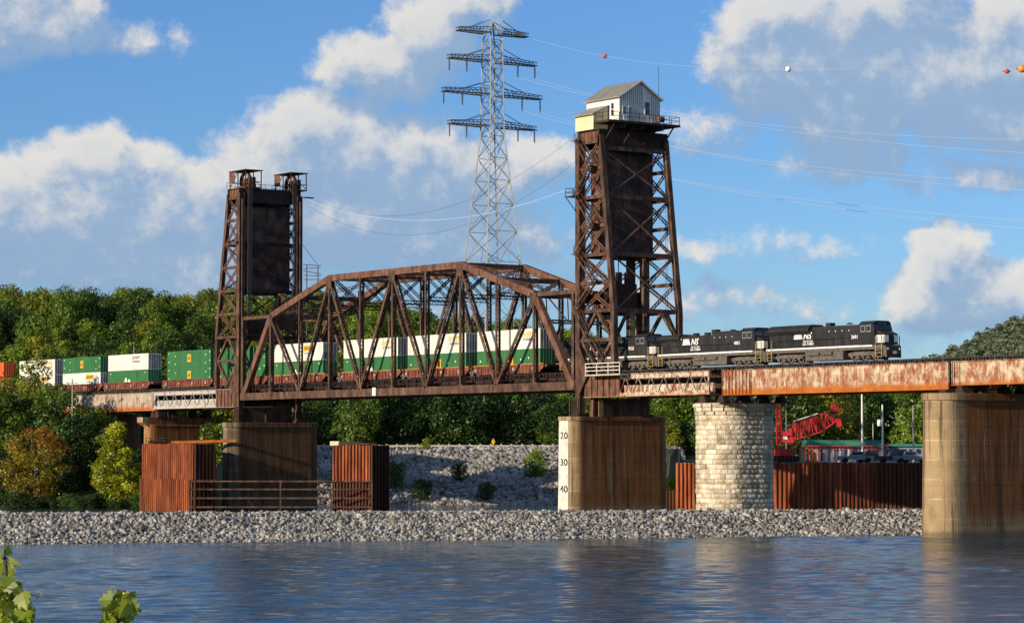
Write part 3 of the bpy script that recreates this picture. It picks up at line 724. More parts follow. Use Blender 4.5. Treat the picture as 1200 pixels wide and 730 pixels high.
def window(parent, y0, y1, z0, z1, x):
    f = MB().box(x, x + .07, y0, y1, z0, z1).build('window', 'white_paint', parent)
    MB().box(x + .07, x + .085, y0 + .07, y1 - .07, z0 + .07, (z0 + z1) / 2 - .03).build('pane', 'glass_dark', f)
    MB().box(x + .07, x + .085, y0 + .07, y1 - .07, (z0 + z1) / 2 + .03, z1 - .07).build('pane', 'glass_dark', f)
window(hs, 6.45, 7.35, 56.6, 58.45, hx1 + .046); window(hs, 2.6, 3.05, 56.5, 57.6, hx1 + .046); window(hs, 3.6, 4.05, 56.5, 57.6, hx1 + .046)
dr = MB().box(hx1 + .046, hx1 + .1, 2.75, 3.5, hz0, 56.4).build('door', 'siding', hs); MB().box(hx1 + .1, hx1 + .16, 3.35, 3.42, 56.0, 56.1).build('handle', 'dark_steel', dr)
w_ = MB().box(100.3, 101.0, hy0 - .08, hy0 - .041, 56.3, 58.2).build('window', 'white_paint', hs)
MB().box(100.37, 100.93, hy0 - .095, hy0 - .081, 56.37, 57.2).build('pane', 'glass_dark', w_); MB().box(100.37, 100.93, hy0 - .095, hy0 - .081, 57.3, 58.1).build('pane', 'glass_dark', w_)
MB().tube((101.8, 9.3, 59), (101.8, 9.3, 63.6), .03, 6).build('aerial', 'dark_steel', hs)
MB().tube((102.75, 8.55, 56.1), (102.75, 9.35, 56.1), .42, 12).build('gas_cylinder', 'rust_light', hs)
sh = empty('sheave_housing', (97.5, 1, 54.2), 'pale yellow lean-to sheave housing beside the machinery house on the right tower', 'housing')
MB().poly([(95.35, -.45, 54.42), (95.35, 2.0, 54.42), (95.35, 2.0, 57.7), (95.35, -.45, 56.55)], (4.3, 0, 0)).build('wall', 'yellow_paint', sh)
MB().poly([(95.1, -.85, 56.42), (95.1, 2.1, 57.8), (95.1, 2.1, 57.92), (95.1, -.85, 56.54)], (4.85, 0, 0)).build('roof', 'roof_metal', sh)
for i in range(4): MB().box(95.4 + i * 1.4, 95.46 + i * 1.4, -.48, -.45, 54.45, 56.5).build('batten', 'yellow_paint', sh)

# ------------------------------------------------------------------ approach spans
def span_common(t, x0, x1, zb, ztp, near='girder_peeling', yn=.8, yf=10.5):
    for y in (3.3, 7.8):
        MB().box(x0 + .1, x1 - .1, y - .15, y + .15, zb + .3, ztp).build('inner_girder', 'dark_steel', t)
    n = int((x1 - x0) / 4)
    for i in range(n + 1):
        x = x0 + .3 + (x1 - x0 - .6) * i / n
        MB().beam((x, yn + .2, zb + .4), (x, yf - .2, ztp - .3), .12, .14).beam((x, yn + .2, ztp - .35), (x, yf - .2, zb + .45), .12, .14).build('cross_frame', 'dark_steel', t)
def plate_girder(x0, x1, zb, label, m, stiff=(), yn=.8):
    t = empty('girder_span', ((x0 + x1) / 2, WY / 2, zb), label, 'girder span')
    ztp = 20.42
    for y, s in ((yn, -1), (WY - yn, 1)):
        MB().box(x0, x1, y - .02, y + .02, zb + .06, ztp - .06).build('web_plate', m, t)
        MB().box(x0 - .02, x1 + .02, y - .24, y + .24, zb, zb + .058).build('bottom_flange', m, t)
        MB().box(x0 - .02, x1 + .02, y - .24, y + .24, ztp - .058, ztp).build('top_flange', m, t)
        for x in (x0 + .05, x1 - .05) + (tuple(stiff) if s < 0 else ()):
            MB().box(x - .035, x + .035, *sorted((y + s * .021, y + s * .2)), zb + .062, ztp - .062).build('stiffener', m, t)
        if s < 0:
            for x in np.arange(x0 + 10.3, x1 - 3, 10.3): MB().box(x - .5, x + .5, y - .038, y - .0205, zb + .064, ztp - .064).build('splice_plate', m, t)
    span_common(t, x0, x1, zb, ztp)
    return t
g1 = plate_girder(126.2, 168.1, 17.15, 'long rust streaked peeling white girder span under the leading locomotive', 'girder_peeling', [126.9, 127.5, 128.2, 128.9, 129.6, 130.3, 131.0, 131.7, 131.95])
g2 = plate_girder(168.6, 212, 17.58, 'shallower peeling girder span running out of view past the tall right pier', 'girder_peeling', [169.0, 169.9])
g3 = plate_girder(-62.4, -33.4, 17.1, 'grey streaked plate girder span left of the left lift tower', 'girder_streaked')
g4 = plate_girder(-104, -62.8, 17.1, 'shaded plate girder span half hidden behind the bank trees at far left', 'girder_streaked')
def lattice_girder(x0, x1, xs, m, label):   # solid under the tower from x0 to xs, laced panel from xs to x1
    lo, hi = min(x0, x1), max(x0, x1); s = 1 if x1 > x0 else -1
    t = empty('girder_span', ((lo + hi) / 2, WY / 2, 17.3), label, 'girder span'); zb, zt = 17.32, 20.42
    for y, sg in ((0, -1), (WY, 1)):
        a, c = sorted((x0, xs)); MB().box(a, c, y - .1, y + .1, zb + .07, zt - .07).build('web_plate', 'rust_light', t)
        if sg < 0:
            for i in range(6):
                x = x0 + (xs - x0) * (i + .3) / 6; MB().box(x - .05, x + .05, y - .26, y - .1, zb + .07, zt - .07).build('stiffener', 'rust_light', t)
        a, c = sorted((xs + s * .02, x1))
        MB().box(a, c, y + .75 * -sg - .03, y + .75 * -sg + .03, zb + .1, zb + 1.55).build('inner_web', m, t)
        MB().box(a, c, y - .06, y + .06, zt - .72, zt - .07).build('top_plate', m, t)
        MB().box(a, c, y - .06, y + .06, zb + .07, zb + .55).build('bottom_plate', m, t)
        MB().box(lo, hi, y - .28, y + .28, zb, zb + .068).build('bottom_flange', m, t)
        MB().box(lo, hi, y - .28, y + .28, zt - .068, zt).build('top_flange', m, t)
        L = abs(x1 - xs); n = 7
        for i in range(n):
            xa = xs + s * (L * i / n + .2)
            for (d0, d1) in ((0, .32), (.64, .32)):
                MB().beam((xa + s * L / n * d0 * 1.4, y + sg * .1, zb + .45), (xa + s * L / n * d1 * 1.4, y + sg * .1, zt - .5), .05, .16, up=(0, 1, 0)).build('lacing_bar', m, t)
        MB().box(*sorted((x1 - s * .25, x1)), y - .27, y - .07, zb + .07, zt - .07).build('end_post', m, t)
    span_common(t, lo, hi, zb, zt, yn=.9, yf=10.4)
    return t
lattice_girder(97.0, 124.6, 105.0, 'girder_lattice', 'peeling laced girder span between the right lift tower and the stone pier')
lattice_girder(-2.4, -33.0, -9.6, 'girder_grey', 'grey white laced girder span just left of the left lift tower')
# bearings and steel pedestals
def bearing(x, y, z0, z1, label):
    b = MB().poly([(x - .8, y - .5, z0), (x + .8, y - .5, z0), (x + .3, y - .5, z1), (x - .3, y - .5, z1)], (0, 1, 0)).box(x - 1, x + 1, y - .7, y + .7, z0 - .12, z0)
    b.thing('bridge_bearing', 'dark_steel', label, 'bearing', 'bearings on the pier tops')
for x, z0, z1, nm in ((122.4, 16.35, 17.3, 'stone pier'), (126.3, 16.35, 17.13, 'stone pier'), (167.4, 16.75, 17.13, 'right concrete pier'), (170.2, 16.75, 17.55, 'right concrete pier'), (-33.8, 15.95, 17.08, 'small left pier'), (-32.2, 15.95, 17.3, 'small left pier')):
    for y, wh in ((.8, 'nearest'), (3.6, 'second'), (7.6, 'third'), (10.5, 'farthest')): bearing(x, y, z0, z1, f'{wh} dark steel bearing in the {"left" if x in (122.4, 167.4, -33.8) else "right"} row on the {nm}')

# ------------------------------------------------------------------ tracks
for y, lab in ((3.5, 'near railway track of dark ties carrying the freight train across the bridge'), (7.8, 'empty far railway track beside the freight train')):
    t = empty('railway_track', (45, y, 20.45), lab, 'track'); b = MB(); x = -104.
    while x < 212:
        e = random.uniform(-.08, .08); lg = .75 if (int(x) % 4 == 0) else 0
        y0 = y - 1.45 + e - (1.0 if y < 5 else 0); y1 = y + 1.45 + e + (1.0 if y > 5 else 0)
        b.box(x, x + .24, y0, y1, 20.46, 20.78); x += .47
    b.build('ties', 'tie_wood', t, kind='stuff')
    for s in (-.75, .75): MB().box(-104, 212, y + s - .07, y + s + .07, 20.785, 20.93).box(-104, 212, y + s - .035, y + s + .035, 20.93, 21.0).build('rail', 'rail_steel', t)
    yy = y - 2.25 if y < 5 else y + 2.25
    MB().box(-104, 212, yy - .1, yy + .1, 20.79, 20.95).build('guard_timber', 'tie_wood', t)

# ------------------------------------------------------------------ piers
def oblong(xc, y0, y1, r, z, n=20):      # stadium outline, y0..y1 the tips
    p = []
    for i in range(n + 1): a = math.pi + math.pi * i / n; p.append(V(xc + r * math.cos(a), y0 + r + r * math.sin(a), z))
    for i in range(n + 1): a = math.pi * i / n; p.append(V(xc + r * math.cos(a), y1 - r + r * math.sin(a), z))
    return p
def concrete_pier(xc, y0, y1, r, ztop, label, batter=.018, cap=.8, over=.22, m='concrete', zbot=-3, lift=2.25):
    t = empty('bridge_pier', (xc, (y0 + y1) / 2, max(zbot, 0)), label, 'pier')
    zc = ztop - cap; rings = []; z = zbot
    def ob(z, g=0): e = (zc - z) * batter - g; return oblong(xc, y0 - e, y1 + e, r + e, z)
    while z < zc:
        z2 = min(z + lift, zc); rings += [ob(z + .03), ob(z2 - .03), ob(z2 - .025, .03), ob(z2 + .025, .03)]; z = z2
    MB().loft(rings[:-2]).build('shaft', m, t)
    MB().loft([oblong(xc, y0 - over, y1 + over, r + over, zc), oblong(xc, y0 - over, y1 + over, r + over, ztop - .06), oblong(xc, y0 - over + .06, y1 + over - .06, r + over - .06, ztop)]).build('coping', m, t)
    return t
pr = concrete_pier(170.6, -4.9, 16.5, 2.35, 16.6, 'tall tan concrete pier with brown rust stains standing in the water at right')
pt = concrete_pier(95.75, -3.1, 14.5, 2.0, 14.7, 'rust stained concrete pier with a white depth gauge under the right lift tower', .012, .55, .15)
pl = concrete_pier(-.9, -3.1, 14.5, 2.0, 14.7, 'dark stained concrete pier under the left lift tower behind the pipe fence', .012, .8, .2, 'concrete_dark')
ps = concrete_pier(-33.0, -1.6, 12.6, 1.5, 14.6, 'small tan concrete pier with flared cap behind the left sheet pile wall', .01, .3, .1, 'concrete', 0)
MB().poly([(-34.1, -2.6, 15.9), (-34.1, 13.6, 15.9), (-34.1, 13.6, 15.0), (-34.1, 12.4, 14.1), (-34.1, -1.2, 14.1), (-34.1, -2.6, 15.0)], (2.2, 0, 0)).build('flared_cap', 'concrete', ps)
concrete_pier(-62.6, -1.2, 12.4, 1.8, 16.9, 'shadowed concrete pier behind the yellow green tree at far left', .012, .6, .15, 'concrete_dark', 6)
# pedestals between the tower piers and the girders
for x, pp in ((96.2, pt), (-1.3, pl)):
    s = 1 if x > 0 else -1
    MB().box(*sorted((x + s * 1.0, x + s * 1.55)), 1.0, 10.4, 14.71, 17.25).build('pedestal_wall', 'rust_steel', pp)
    for y in (.9, 5.6, 10.4): MB().box(*sorted((x + s * .9, x + s * 1.62)), y - .15, y + .15, 14.71, 17.28).build('pedestal_post', 'rust_light', pp)
    for i in range(5): MB().box(*sorted((x - s * 1.5 + s * i * .45, x - s * 1.38 + s * i * .45)), -1.1, -.95, 14.71, 17.4 if i < 4 else 16).build('anchor_angle', 'rust_steel', pp)
MB().box(97.9, 98.0, 1.6, 2.4, 14.71, 17.1).build('pedestal_panel', 'tan_steel', pt)
# depth gauge painted board, follows the round nose of the pier
def gauge():
    xc, y0, r = 95.75, -3.1, 2.0
    b = MB(); prev = None; seg = 10; a0, a1 = R(212), R(303)
    def pt_(a, z, o=.02): e = (14.15 - z) * .012; rr = r + e + o; return V(xc + rr * math.cos(a), y0 + r + rr * math.sin(a), z)
    rings = []
    k = len(b.v)
    for i in range(seg + 1):
        a = a0 + (a1 - a0) * i / seg
        for z in (.2, 14.1): b.v.append(tuple(pt_(a, z)))
    for i in range(seg): b.f.append((k + 2 * i, k + 2 * i + 2, k + 2 * i + 3, k + 2 * i + 1))
    g = b.build('depth_gauge', 'gauge_paint', pt, label='white painted depth gauge strip with black numbers')
    vdir = (CAM - V(xc, y0 + r, 10)); am = math.atan2(vdir.y, vdir.x)
    for txt, py in (('20', 511.5), ('30', 540.5), ('40', 569.5), ('50', 597)):
        z = 10 + (527.8 - py) * 403 / 3170; a = R(283)
        t_ = text_part(txt, 1.35, 'logo_black', pt, (0, 0, 0), (1, 0, 0), (0, 0, 1), 'gauge_number', bold=.02)
        off = root_loc(pt); xs = [v.co.x for v in t_.data.vertices]; mid = (min(xs) + max(xs)) / 2
        for v in t_.data.vertices:
            wx = v.co.x - mid; wz = v.co.z + off.z; aa = a + wx / r
            p = pt_(aa, z + wz - .45, .035 + .004); v.co = p - off
    for q in range(12):
        z = 1.2 + q * 1.05
        if any(abs(z - zz) < .75 for zz in (12.0, 8.35, 4.65, 1.1)): continue
        b = MB(); k = 0
        for aa in (R(266), R(298)):
            for dz in (0, .1): b.v.append(tuple(pt_(aa, z + dz, .04)))
        b.f.append((0, 2, 3, 1)); b.build('gauge_mark', 'logo_grey', pt)
gauge()
# stone pier of rock-faced blocks
sp = empty('stone_pier', (122.6, 5.65, 0), 'pale rough stone block pier between the laced girder and the long girder', 'pier')
SXC, SR, SL = 122.6, 3.9, 3.0          # centre, radius, straight length
SY0 = 5.65 - SL / 2; PER = 2 * math.pi * SR + 2 * SL
def outline(d, off=0):                   # point and outward normal at arc length d
    d %= PER; h = math.pi * SR
    if d < h: a = math.pi + d / SR; return V(SXC + (SR + off) * math.cos(a), SY0 + (SR + off) * math.sin(a), 0), V(math.cos(a), math.sin(a), 0)
    d -= h
    if d < SL: return V(SXC + SR + off, SY0 + d, 0), V(1, 0, 0)
    d -= SL
    if d < h: a = d / SR; return V(SXC + (SR + off) * math.cos(a), SY0 + SL + (SR + off) * math.sin(a), 0), V(math.cos(a), math.sin(a), 0)
    d -= h
    return V(SXC - SR - off, SY0 + SL - d, 0), V(-1, 0, 0)
def st_ring(z, off): return [outline(PER * i / 56, off)[0] + V(0, 0, z) for i in range(56)]
MB().loft([st_ring(-3, -.13), st_ring(15.9, -.13)]).build('core', 'mortar', sp)
def block_mesh(L, H, D, seed, bulge=.09):
    r_ = random.Random(seed); b = MB(); nx, nz = 4, 3; g = .022; k = 0
    for j in range(nz + 1):
        for i in range(nx + 1):
            x = -L / 2 + g + (L - 2 * g) * i / nx; z = g + (H - 2 * g) * j / nz
            e = i in (0, nx) or j in (0, nz); y = 0 if e else r_.uniform(.25, 1) * bulge
            if not e: x += r_.uniform(-.05, .05); z += r_.uniform(-.04, .04)
            b.v.append((x, y, z))
    q = lambda i, j: j * (nx + 1) + i
    for j in range(nz):
        for i in range(nx): b.f.append((q(i, j), q(i, j + 1), q(i + 1, j + 1), q(i + 1, j)))
    n0 = len(b.v); c = [(0, 0), (nx, 0), (nx, nz), (0, nz)]
    for (i, j) in c: x, y, z = b.v[q(i, j)]; b.v.append((x, -D, z))
    edge = [[q(i, 0) for i in range(nx + 1)], [q(nx, j) for j in range(nz + 1)], [q(i, nz) for i in range(nx, -1, -1)], [q(0, j) for j in range(nz, -1, -1)]]
    for e in range(4): b.f.append(tuple(edge[e]) + (n0 + (e + 1) % 4, n0 + e))
    me = b.mesh('stone_block'); me.materials.append(M['stone']); return me
LENS = [.8, 1.05, 1.3, 1.55]; BM = {(l, q): block_mesh(l, .64, .3, int(l * 100) + q, .13) for l in LENS for q in range(4)}
CM = [block_mesh(1.4, .5, .3, 900 + q, .03) for q in range(3)]
rest = MB(); nst = 0
def put_block(me, p, n, z, nm='stone_block'):
    global nst
    o = new_obj(nm, me, sp); x = Vector((-n.y, n.x, 0))
    o.matrix_local = Matrix(((-x.x, n.x, 0, p.x - 122.6), (-x.y, n.y, 0, p.y - 5.65), (0, 0, 1, z), (0, 0, 0, 1)))
    nst += 1
z = 14.62 - .64
course = 0
while z > -1:
    d = random.uniform(0, 1.2); end = d + PER
    while d < end - .4:
        l = random.choice(LENS); l = min(LENS, key=lambda q: abs(q - min(l, end - d)))
        p, n = outline(d + l / 2, -.04 + random.uniform(-.03, .03)); tc = (CAM - V(p.x, p.y, 10)).normalized()
        if n.dot(tc) > -.12 and z > 1.2: put_block(BM[(l, random.randrange(4))], p, n, z)
        else: rest.beam(p + V(0, 0, z + .32) - V(-n.y, n.x, 0) * (l / 2 - .02), p + V(0, 0, z + .32) + V(-n.y, n.x, 0) * (l / 2 - .02), .2, .6)
        d += l
    z -= .64; course += 1
rest.build('hidden_blocks', 'stone', sp, kind='stuff')
for zz, off in ((14.62, .08), (15.13, .2), (15.64, .36)):
    d = random.uniform(0, .5); n_ = 20
    for i in range(n_):
        p, n = outline(d + PER * (i + .5) / n_, off); tc = (CAM - V(p.x, p.y, 10)).normalized()
        if n.dot(tc) > -.15: put_block(random.choice(CM), p, n, zz, 'coping_stone')
MB().loft([st_ring(15.6, .1), st_ring(16.2, .2)]).build('top_slab', 'concrete_pale', sp)

# ------------------------------------------------------------------ locomotives (local frame: front at x = 0, rail at z = 0, centre y = 0)
def truck(parent, x, axles=3, sp_=1.95):
    t = MB(); L = sp_ * (axles - 1) / 2
    for s in (-1, 1):
        y = s * 1.12
        t.poly([(x - L - .75, y - .08, .62), (x + L + .75, y - .08, .62), (x + L + .65, y - .08, 1.0), (x + L * .55, y - .08, 1.12), (x - L * .55, y - .08, 1.12), (x - L - .65, y - .08, 1.0)], (0, .16, 0))
        for i in range(axles):
            xa = x - L + i * sp_
            t.box(xa - .24, xa + .24, y - .17, y + .17, .36, .80)
            if i < axles - 1: t.tube((xa + sp_ / 2, y - s * .02, .5), (xa + sp_ / 2, y + s * .16, .5), .17, 8); t.box(xa + .55, xa + sp_ - .55, y - .15, y + .15, .28, .45)
    t.box(x - L - .6, x + L + .6, -.6, .6, .15, 1.3)
    tr = t.build('truck_frame', 'truck_grime', parent)
    for i in range(axles):
        xa = x - L + i * sp_
        w = MB()
        for s in (-1, 1): w.tube((xa, s * .70, .53), (xa, s * .84, .53), .53, 16)
        w.tube((xa, -.7, .53), (xa, .7, .53), .1, 8); w.build('wheelset', 'truck_grime', tr)
    return tr
def ns_logo(t, x, y, z, s=1.0):
    # speed stripes that lead into slanted letters
    for i in range(5):
        z0 = z + i * .155 * s; l = (1.55 - .10 * i) * s
        k = .28 * (z0 - z)
        MB().poly([(x + k, y, z0), (x + k + l, y, z0), (x + k + l + .035, y, z0 + .12 * s), (x + k + .035, y, z0 + .12 * s)], (0, -.012, 0)).build('logo_stripe', 'decal_white', t)
    text_part('NS', 1.12 * s, 'decal_white', t, (x + 1.68 * s, y - .006, z - .02), (1, 0, 0), (0, 0, 1), 'logo_letters', shear=.3, bold=.03)
def locomotive(number, wings, label, loc):
    t = empty('locomotive', (0, 0, 0), label, 'locomotive', 'black diesel locomotives at the head of the train')
    zd = 1.93
    MB().box(-22.2, -.35, -1.42, 1.42, 1.35, zd - .06).build('underframe', 'truck_grime', t)
    for s in (-1, 1): MB().box(-22.2, -2.2, *sorted((s * 1.425, s * 1.47)), zd - .22, zd - .02).build('sill_stripe', 'decal_white', t)
    hood = MB().box(-20.9, -6.2, -1.02, 1.02, zd - .05, 4.22).build('long_hood', 'loco_black', t)
    for s in (-1, 1):
        for i in range(22):
            x = -20.6 + i * .65
            if -18.3 < x < -11.6 and s < 0: continue
            MB().box(x, x + .56, *sorted((s * 1.022, s * 1.05)), zd + .1, 3.65).build('hood_door', 'loco_black', hood)
    if wings:
        MB().poly([(-21.9, -1.0, 3.55), (-21.9, -1.5, 4.05), (-21.9, -1.5, 4.35), (-21.9, -.9, 4.82), (-21.9, .9, 4.82), (-21.9, 1.5, 4.35), (-21.9, 1.5, 4.05), (-21.9, 1.0, 3.55)], (7.9, 0, 0)).build('radiator', 'loco_roof', t)
        MB().box(-22.1, -20.9, -.95, .95, zd, 4.3).build('rear_end', 'loco_black', t)
        MB().box(-13.9, -6.2, -.85, .85, 4.22, 4.5).build('hood_roof', 'loco_roof', t)
    else:
        MB().poly([(-22.0, -1.0, 3.5), (-22.0, -1.4, 3.9), (-22.0, -1.4, 4.2), (-22.0, -.9, 4.5), (-22.0, .9, 4.5), (-22.0, 1.4, 4.2), (-22.0, 1.4, 3.9), (-22.0, 1.0, 3.5)], (4.4, 0, 0)).build('radiator', 'loco_roof', t)
        MB().box(-22.1, -20.9, -.95, .95, zd, 4.1).build('rear_end', 'loco_black', t)
        MB().box(-10.2, -6.2, -.95, .95, 4.22, 4.62).build('hood_roof', 'loco_roof', t)
        for x in (-15.6, -13.2): MB().tube((x, 0, 4.2), (x, 0, 4.62), .45, 12).build('roof_fan', 'loco_roof', t)
    MB().box(-11.9, -11.0, -.4, .4, 4.3, 4.95).build('exhaust_stack', 'loco_roof', t)
    MB().box(-6.2, -4.5, -1.38, 1.38, zd - .05, 4.45).build('electrical_cabinet', 'loco_black', t)
    cab = MB().poly([(-4.5, -1.48, zd - .05), (-1.75, -1.48, zd - .05), (-1.75, -1.48, 3.75), (-2.05, -1.48, 4.55), (-4.5, -1.48, 4.55)], (0, 2.96, 0)).build('cab', 'loco_black', t)
    MB().poly([(-4.62, -1.42, 4.55), (-4.62, 1.42, 4.55), (-4.62, .95, 4.86), (-4.62, -.95, 4.86)], (2.75, 0, 0)).build('cab_roof', 'loco_roof', cab)
    for s in (-1, 1):
        for a, c in ((-4.25, -3.45), (-3.3, -2.4)):
            f = MB().box(a + .03, c, *sorted((s * 1.482, s * 1.50)), 3.5, 4.3).build('window_frame', 'cont_end', cab); MB().box(a + .1, c - .06, *sorted((s * 1.502, s * 1.51)), 3.58, 4.22).build('pane', 'glass_dark', f)
    for y0, y1 in ((-1.3, -.1), (.1, 1.3)):
        MB().quadbox([(-1.74, y0, 3.78), (-1.735, y1, 3.78), (-1.70, y1, 3.78), (-1.70, y0, 3.78), (-2.02, y0, 4.42), (-2.02, y1, 4.42), (-1.98, y1, 4.42), (-1.98, y0, 4.42)]).build('windscreen', 'glass_dark', cab)
    MB().box(-2.06, -1.9, -.75, .75, 4.5, 4.74).build('number_board', 'decal_white', cab)
    nose = MB().poly([(-1.75, -1.1, zd), (-.35, -1.1, zd), (-.35, -1.1, 3.2), (-1.75, -1.1, 3.72)], (0, 2.2, 0)).build('nose', 'loco_black', t)
    for s in (-1, 1):
        for i in range(4): MB().box(-2.0 + i * .04, -.36, *sorted((s * 1.102, s * 1.125)), 2.14 + i * .24, 2.33 + i * .24).build('nose_stripe', 'decal_white', nose)
    MB().box(-.35, -.32, -.3, .3, zd + .05, 3.0).build('nose_door', 'loco_roof', nose)
    for s in (-1, 1): MB().box(-.349, -.33, *sorted((s * .45, s * 1.05)), 2.2, 3.05).build('nose_stripe', 'decal_white', nose)
    pil = MB().poly([(-.3, -1.4, .55), (.1, -1.2, .28), (.1, 1.2, .28), (-.3, 1.4, .55)], (0, 0, 1.3)).build('pilot', 'loco_black', t)
    MB().box(.1, .75, -.18, .18, .75, 1.1).build('coupler', 'truck_grime', t)
    for y in (-.95, .95): MB().tube((.1, y, 1.35), (.18, y, 1.35), .12, 10).build('ditch_light', 'decal_white', pil)
    for xs in ((-.35, -1.75), (-22.15, -21.0)):
        for s in (-1, 1):
            b = MB(); a, c = sorted(xs)
            for j in range(4): b.box(a + .25, c - .2, *sorted((s * 1.2, s * 1.5)), .42 + j * .4, .47 + j * .4)
            b.box(a + .12, a + .25, *sorted((s * 1.18, s * 1.5)), .35, 1.9).box(c - .2, c - .08, *sorted((s * 1.18, s * 1.5)), .35, 1.9)
            b.box(a + .14, a + .22, *sorted((s * 1.42, s * 1.5)), 1.9, 3.0).box(c - .18, c - .1, *sorted((s * 1.42, s * 1.5)), 1.9, 3.0)
            b.build('step_well', 'tan_steel', t)
    ft = MB().box(-14.7, -7.6, -1.35, 1.35, .25, 1.34).build('fuel_tank', 'truck_grime', t)
    for s in (-1, 1):
        MB().tube((-13.9, s * 1.4, 1.05), (-11.9, s * 1.4, 1.05), .24, 10).build('air_reservoir', 'truck_grime', ft); MB().tube((-11.6, s * 1.4, 1.05), (-9.5, s * 1.4, 1.05), .24, 10).build('air_reservoir', 'truck_grime', ft)
    truck(t, -4.15); truck(t, -18.0)
    for s in (-1, 1):
        b = MB()
        for i in range(10): x = -20.8 + i * 1.62; b.box(x - .03, x + .03, *sorted((s * 1.42, s * 1.47)), zd - .05, zd + 1.05)
        b.box(-20.8, -6.2, *sorted((s * 1.42, s * 1.47)), zd + 1.02, zd + 1.08); b.build('handrail', 'loco_black', t)
    for i in range(3): MB().tube((-8.2, -.25 + i * .25, 4.7), (-7.7, -.25 + i * .25, 4.75), .05, 8, .1).build('horn', 'loco_roof', t)
    ns_logo(t, -17.3, -1.03, 3.02, 1.08)
    text_part('NORFOLK', .4, 'decal_white', t, (-14.5, -1.06, 2.62), (1, 0, 0), (0, 0, 1), align='CENTER', bold=.012)
    text_part('SOUTHERN', .4, 'decal_white', t, (-14.5, -1.06, 2.25), (1, 0, 0), (0, 0, 1), align='CENTER', bold=.012)
    text_part(number, .62, 'decal_white', t, (-6.05, -1.39, 2.75), (1, 0, 0), (0, 0, 1), 'road_number', bold=.015)
    for x in (-19.8, -17.6, -10.6, -9.4, -8.2, -6.9): MB().box(x, x + .12, -1.06, -1.052, 3.75, 3.9).build('marking', 'decal_white', hood)
    t.location = loc
    return t
locomotive('3691', True, 'leading black locomotive with broad radiator wings, cab at the train front', (155.6, 3.5, 21.0))
locomotive('4001', False, 'second black locomotive coupled behind the leading one', (132.9, 3.5, 21.0))
locomotive('9122', False, 'third black locomotive half hidden behind the right lift tower', (110.2, 3.5, 21.0))

# ------------------------------------------------------------------ well cars and containers
CW, CH, CLN = 2.6, 2.89, 16.15
def container(m, end_m):
    t = empty('container'); b = MB()
    b.box(-CLN + .03, -.03, .03, CW - .03, .03, CH - .03); body = b.build('body', m, t)
    f = MB()
    for x in (-CLN, -.16): 
        for y in (0, CW - .16): f.box(x, x + .16, y, y + .16, 0, CH)
    for z in (0, CH - .13):
        for y in (0, CW - .08): f.box(-CLN + .16, -.16, y, y + .08, z, z + .13)
        for x in (-CLN, -.1): f.box(x, x + .1, .16, CW - .16, z, z + .13)
    f.build('corner_frame', m, t)
    r_ = MB()
    for i in range(52):
        x = -CLN + .4 + i * .295; r_.box(x, x + .14, .0, .03, .14, CH - .14); r_.box(x, x + .14, CW - .03, CW, .14, CH - .14)
    r_.build('side_ribs', m, t, kind='stuff')
    e = MB().box(-.028, -.012, .17, CW - .17, .14, CH - .14).build('door_end', end_m, t)
    for j in range(9): MB().box(-.011, .012, .22, CW - .22, .22 + j * .29, .36 + j * .29).build('end_rib', end_m, e)
    for y in (.6, 1.05, 1.55, 2.0): MB().tube((.03, y, .1), (.03, y, CH - .1), .025, 6).build('lock_rod', end_m, e)
    return t
CP = {'white': container('cont_white', 'cont_end'), 'green': container('cont_green', 'cont_green'), 'orange': container('cont_orange', 'cont_orange')}
for c in CP.values(): index_kids(c)
used = set()
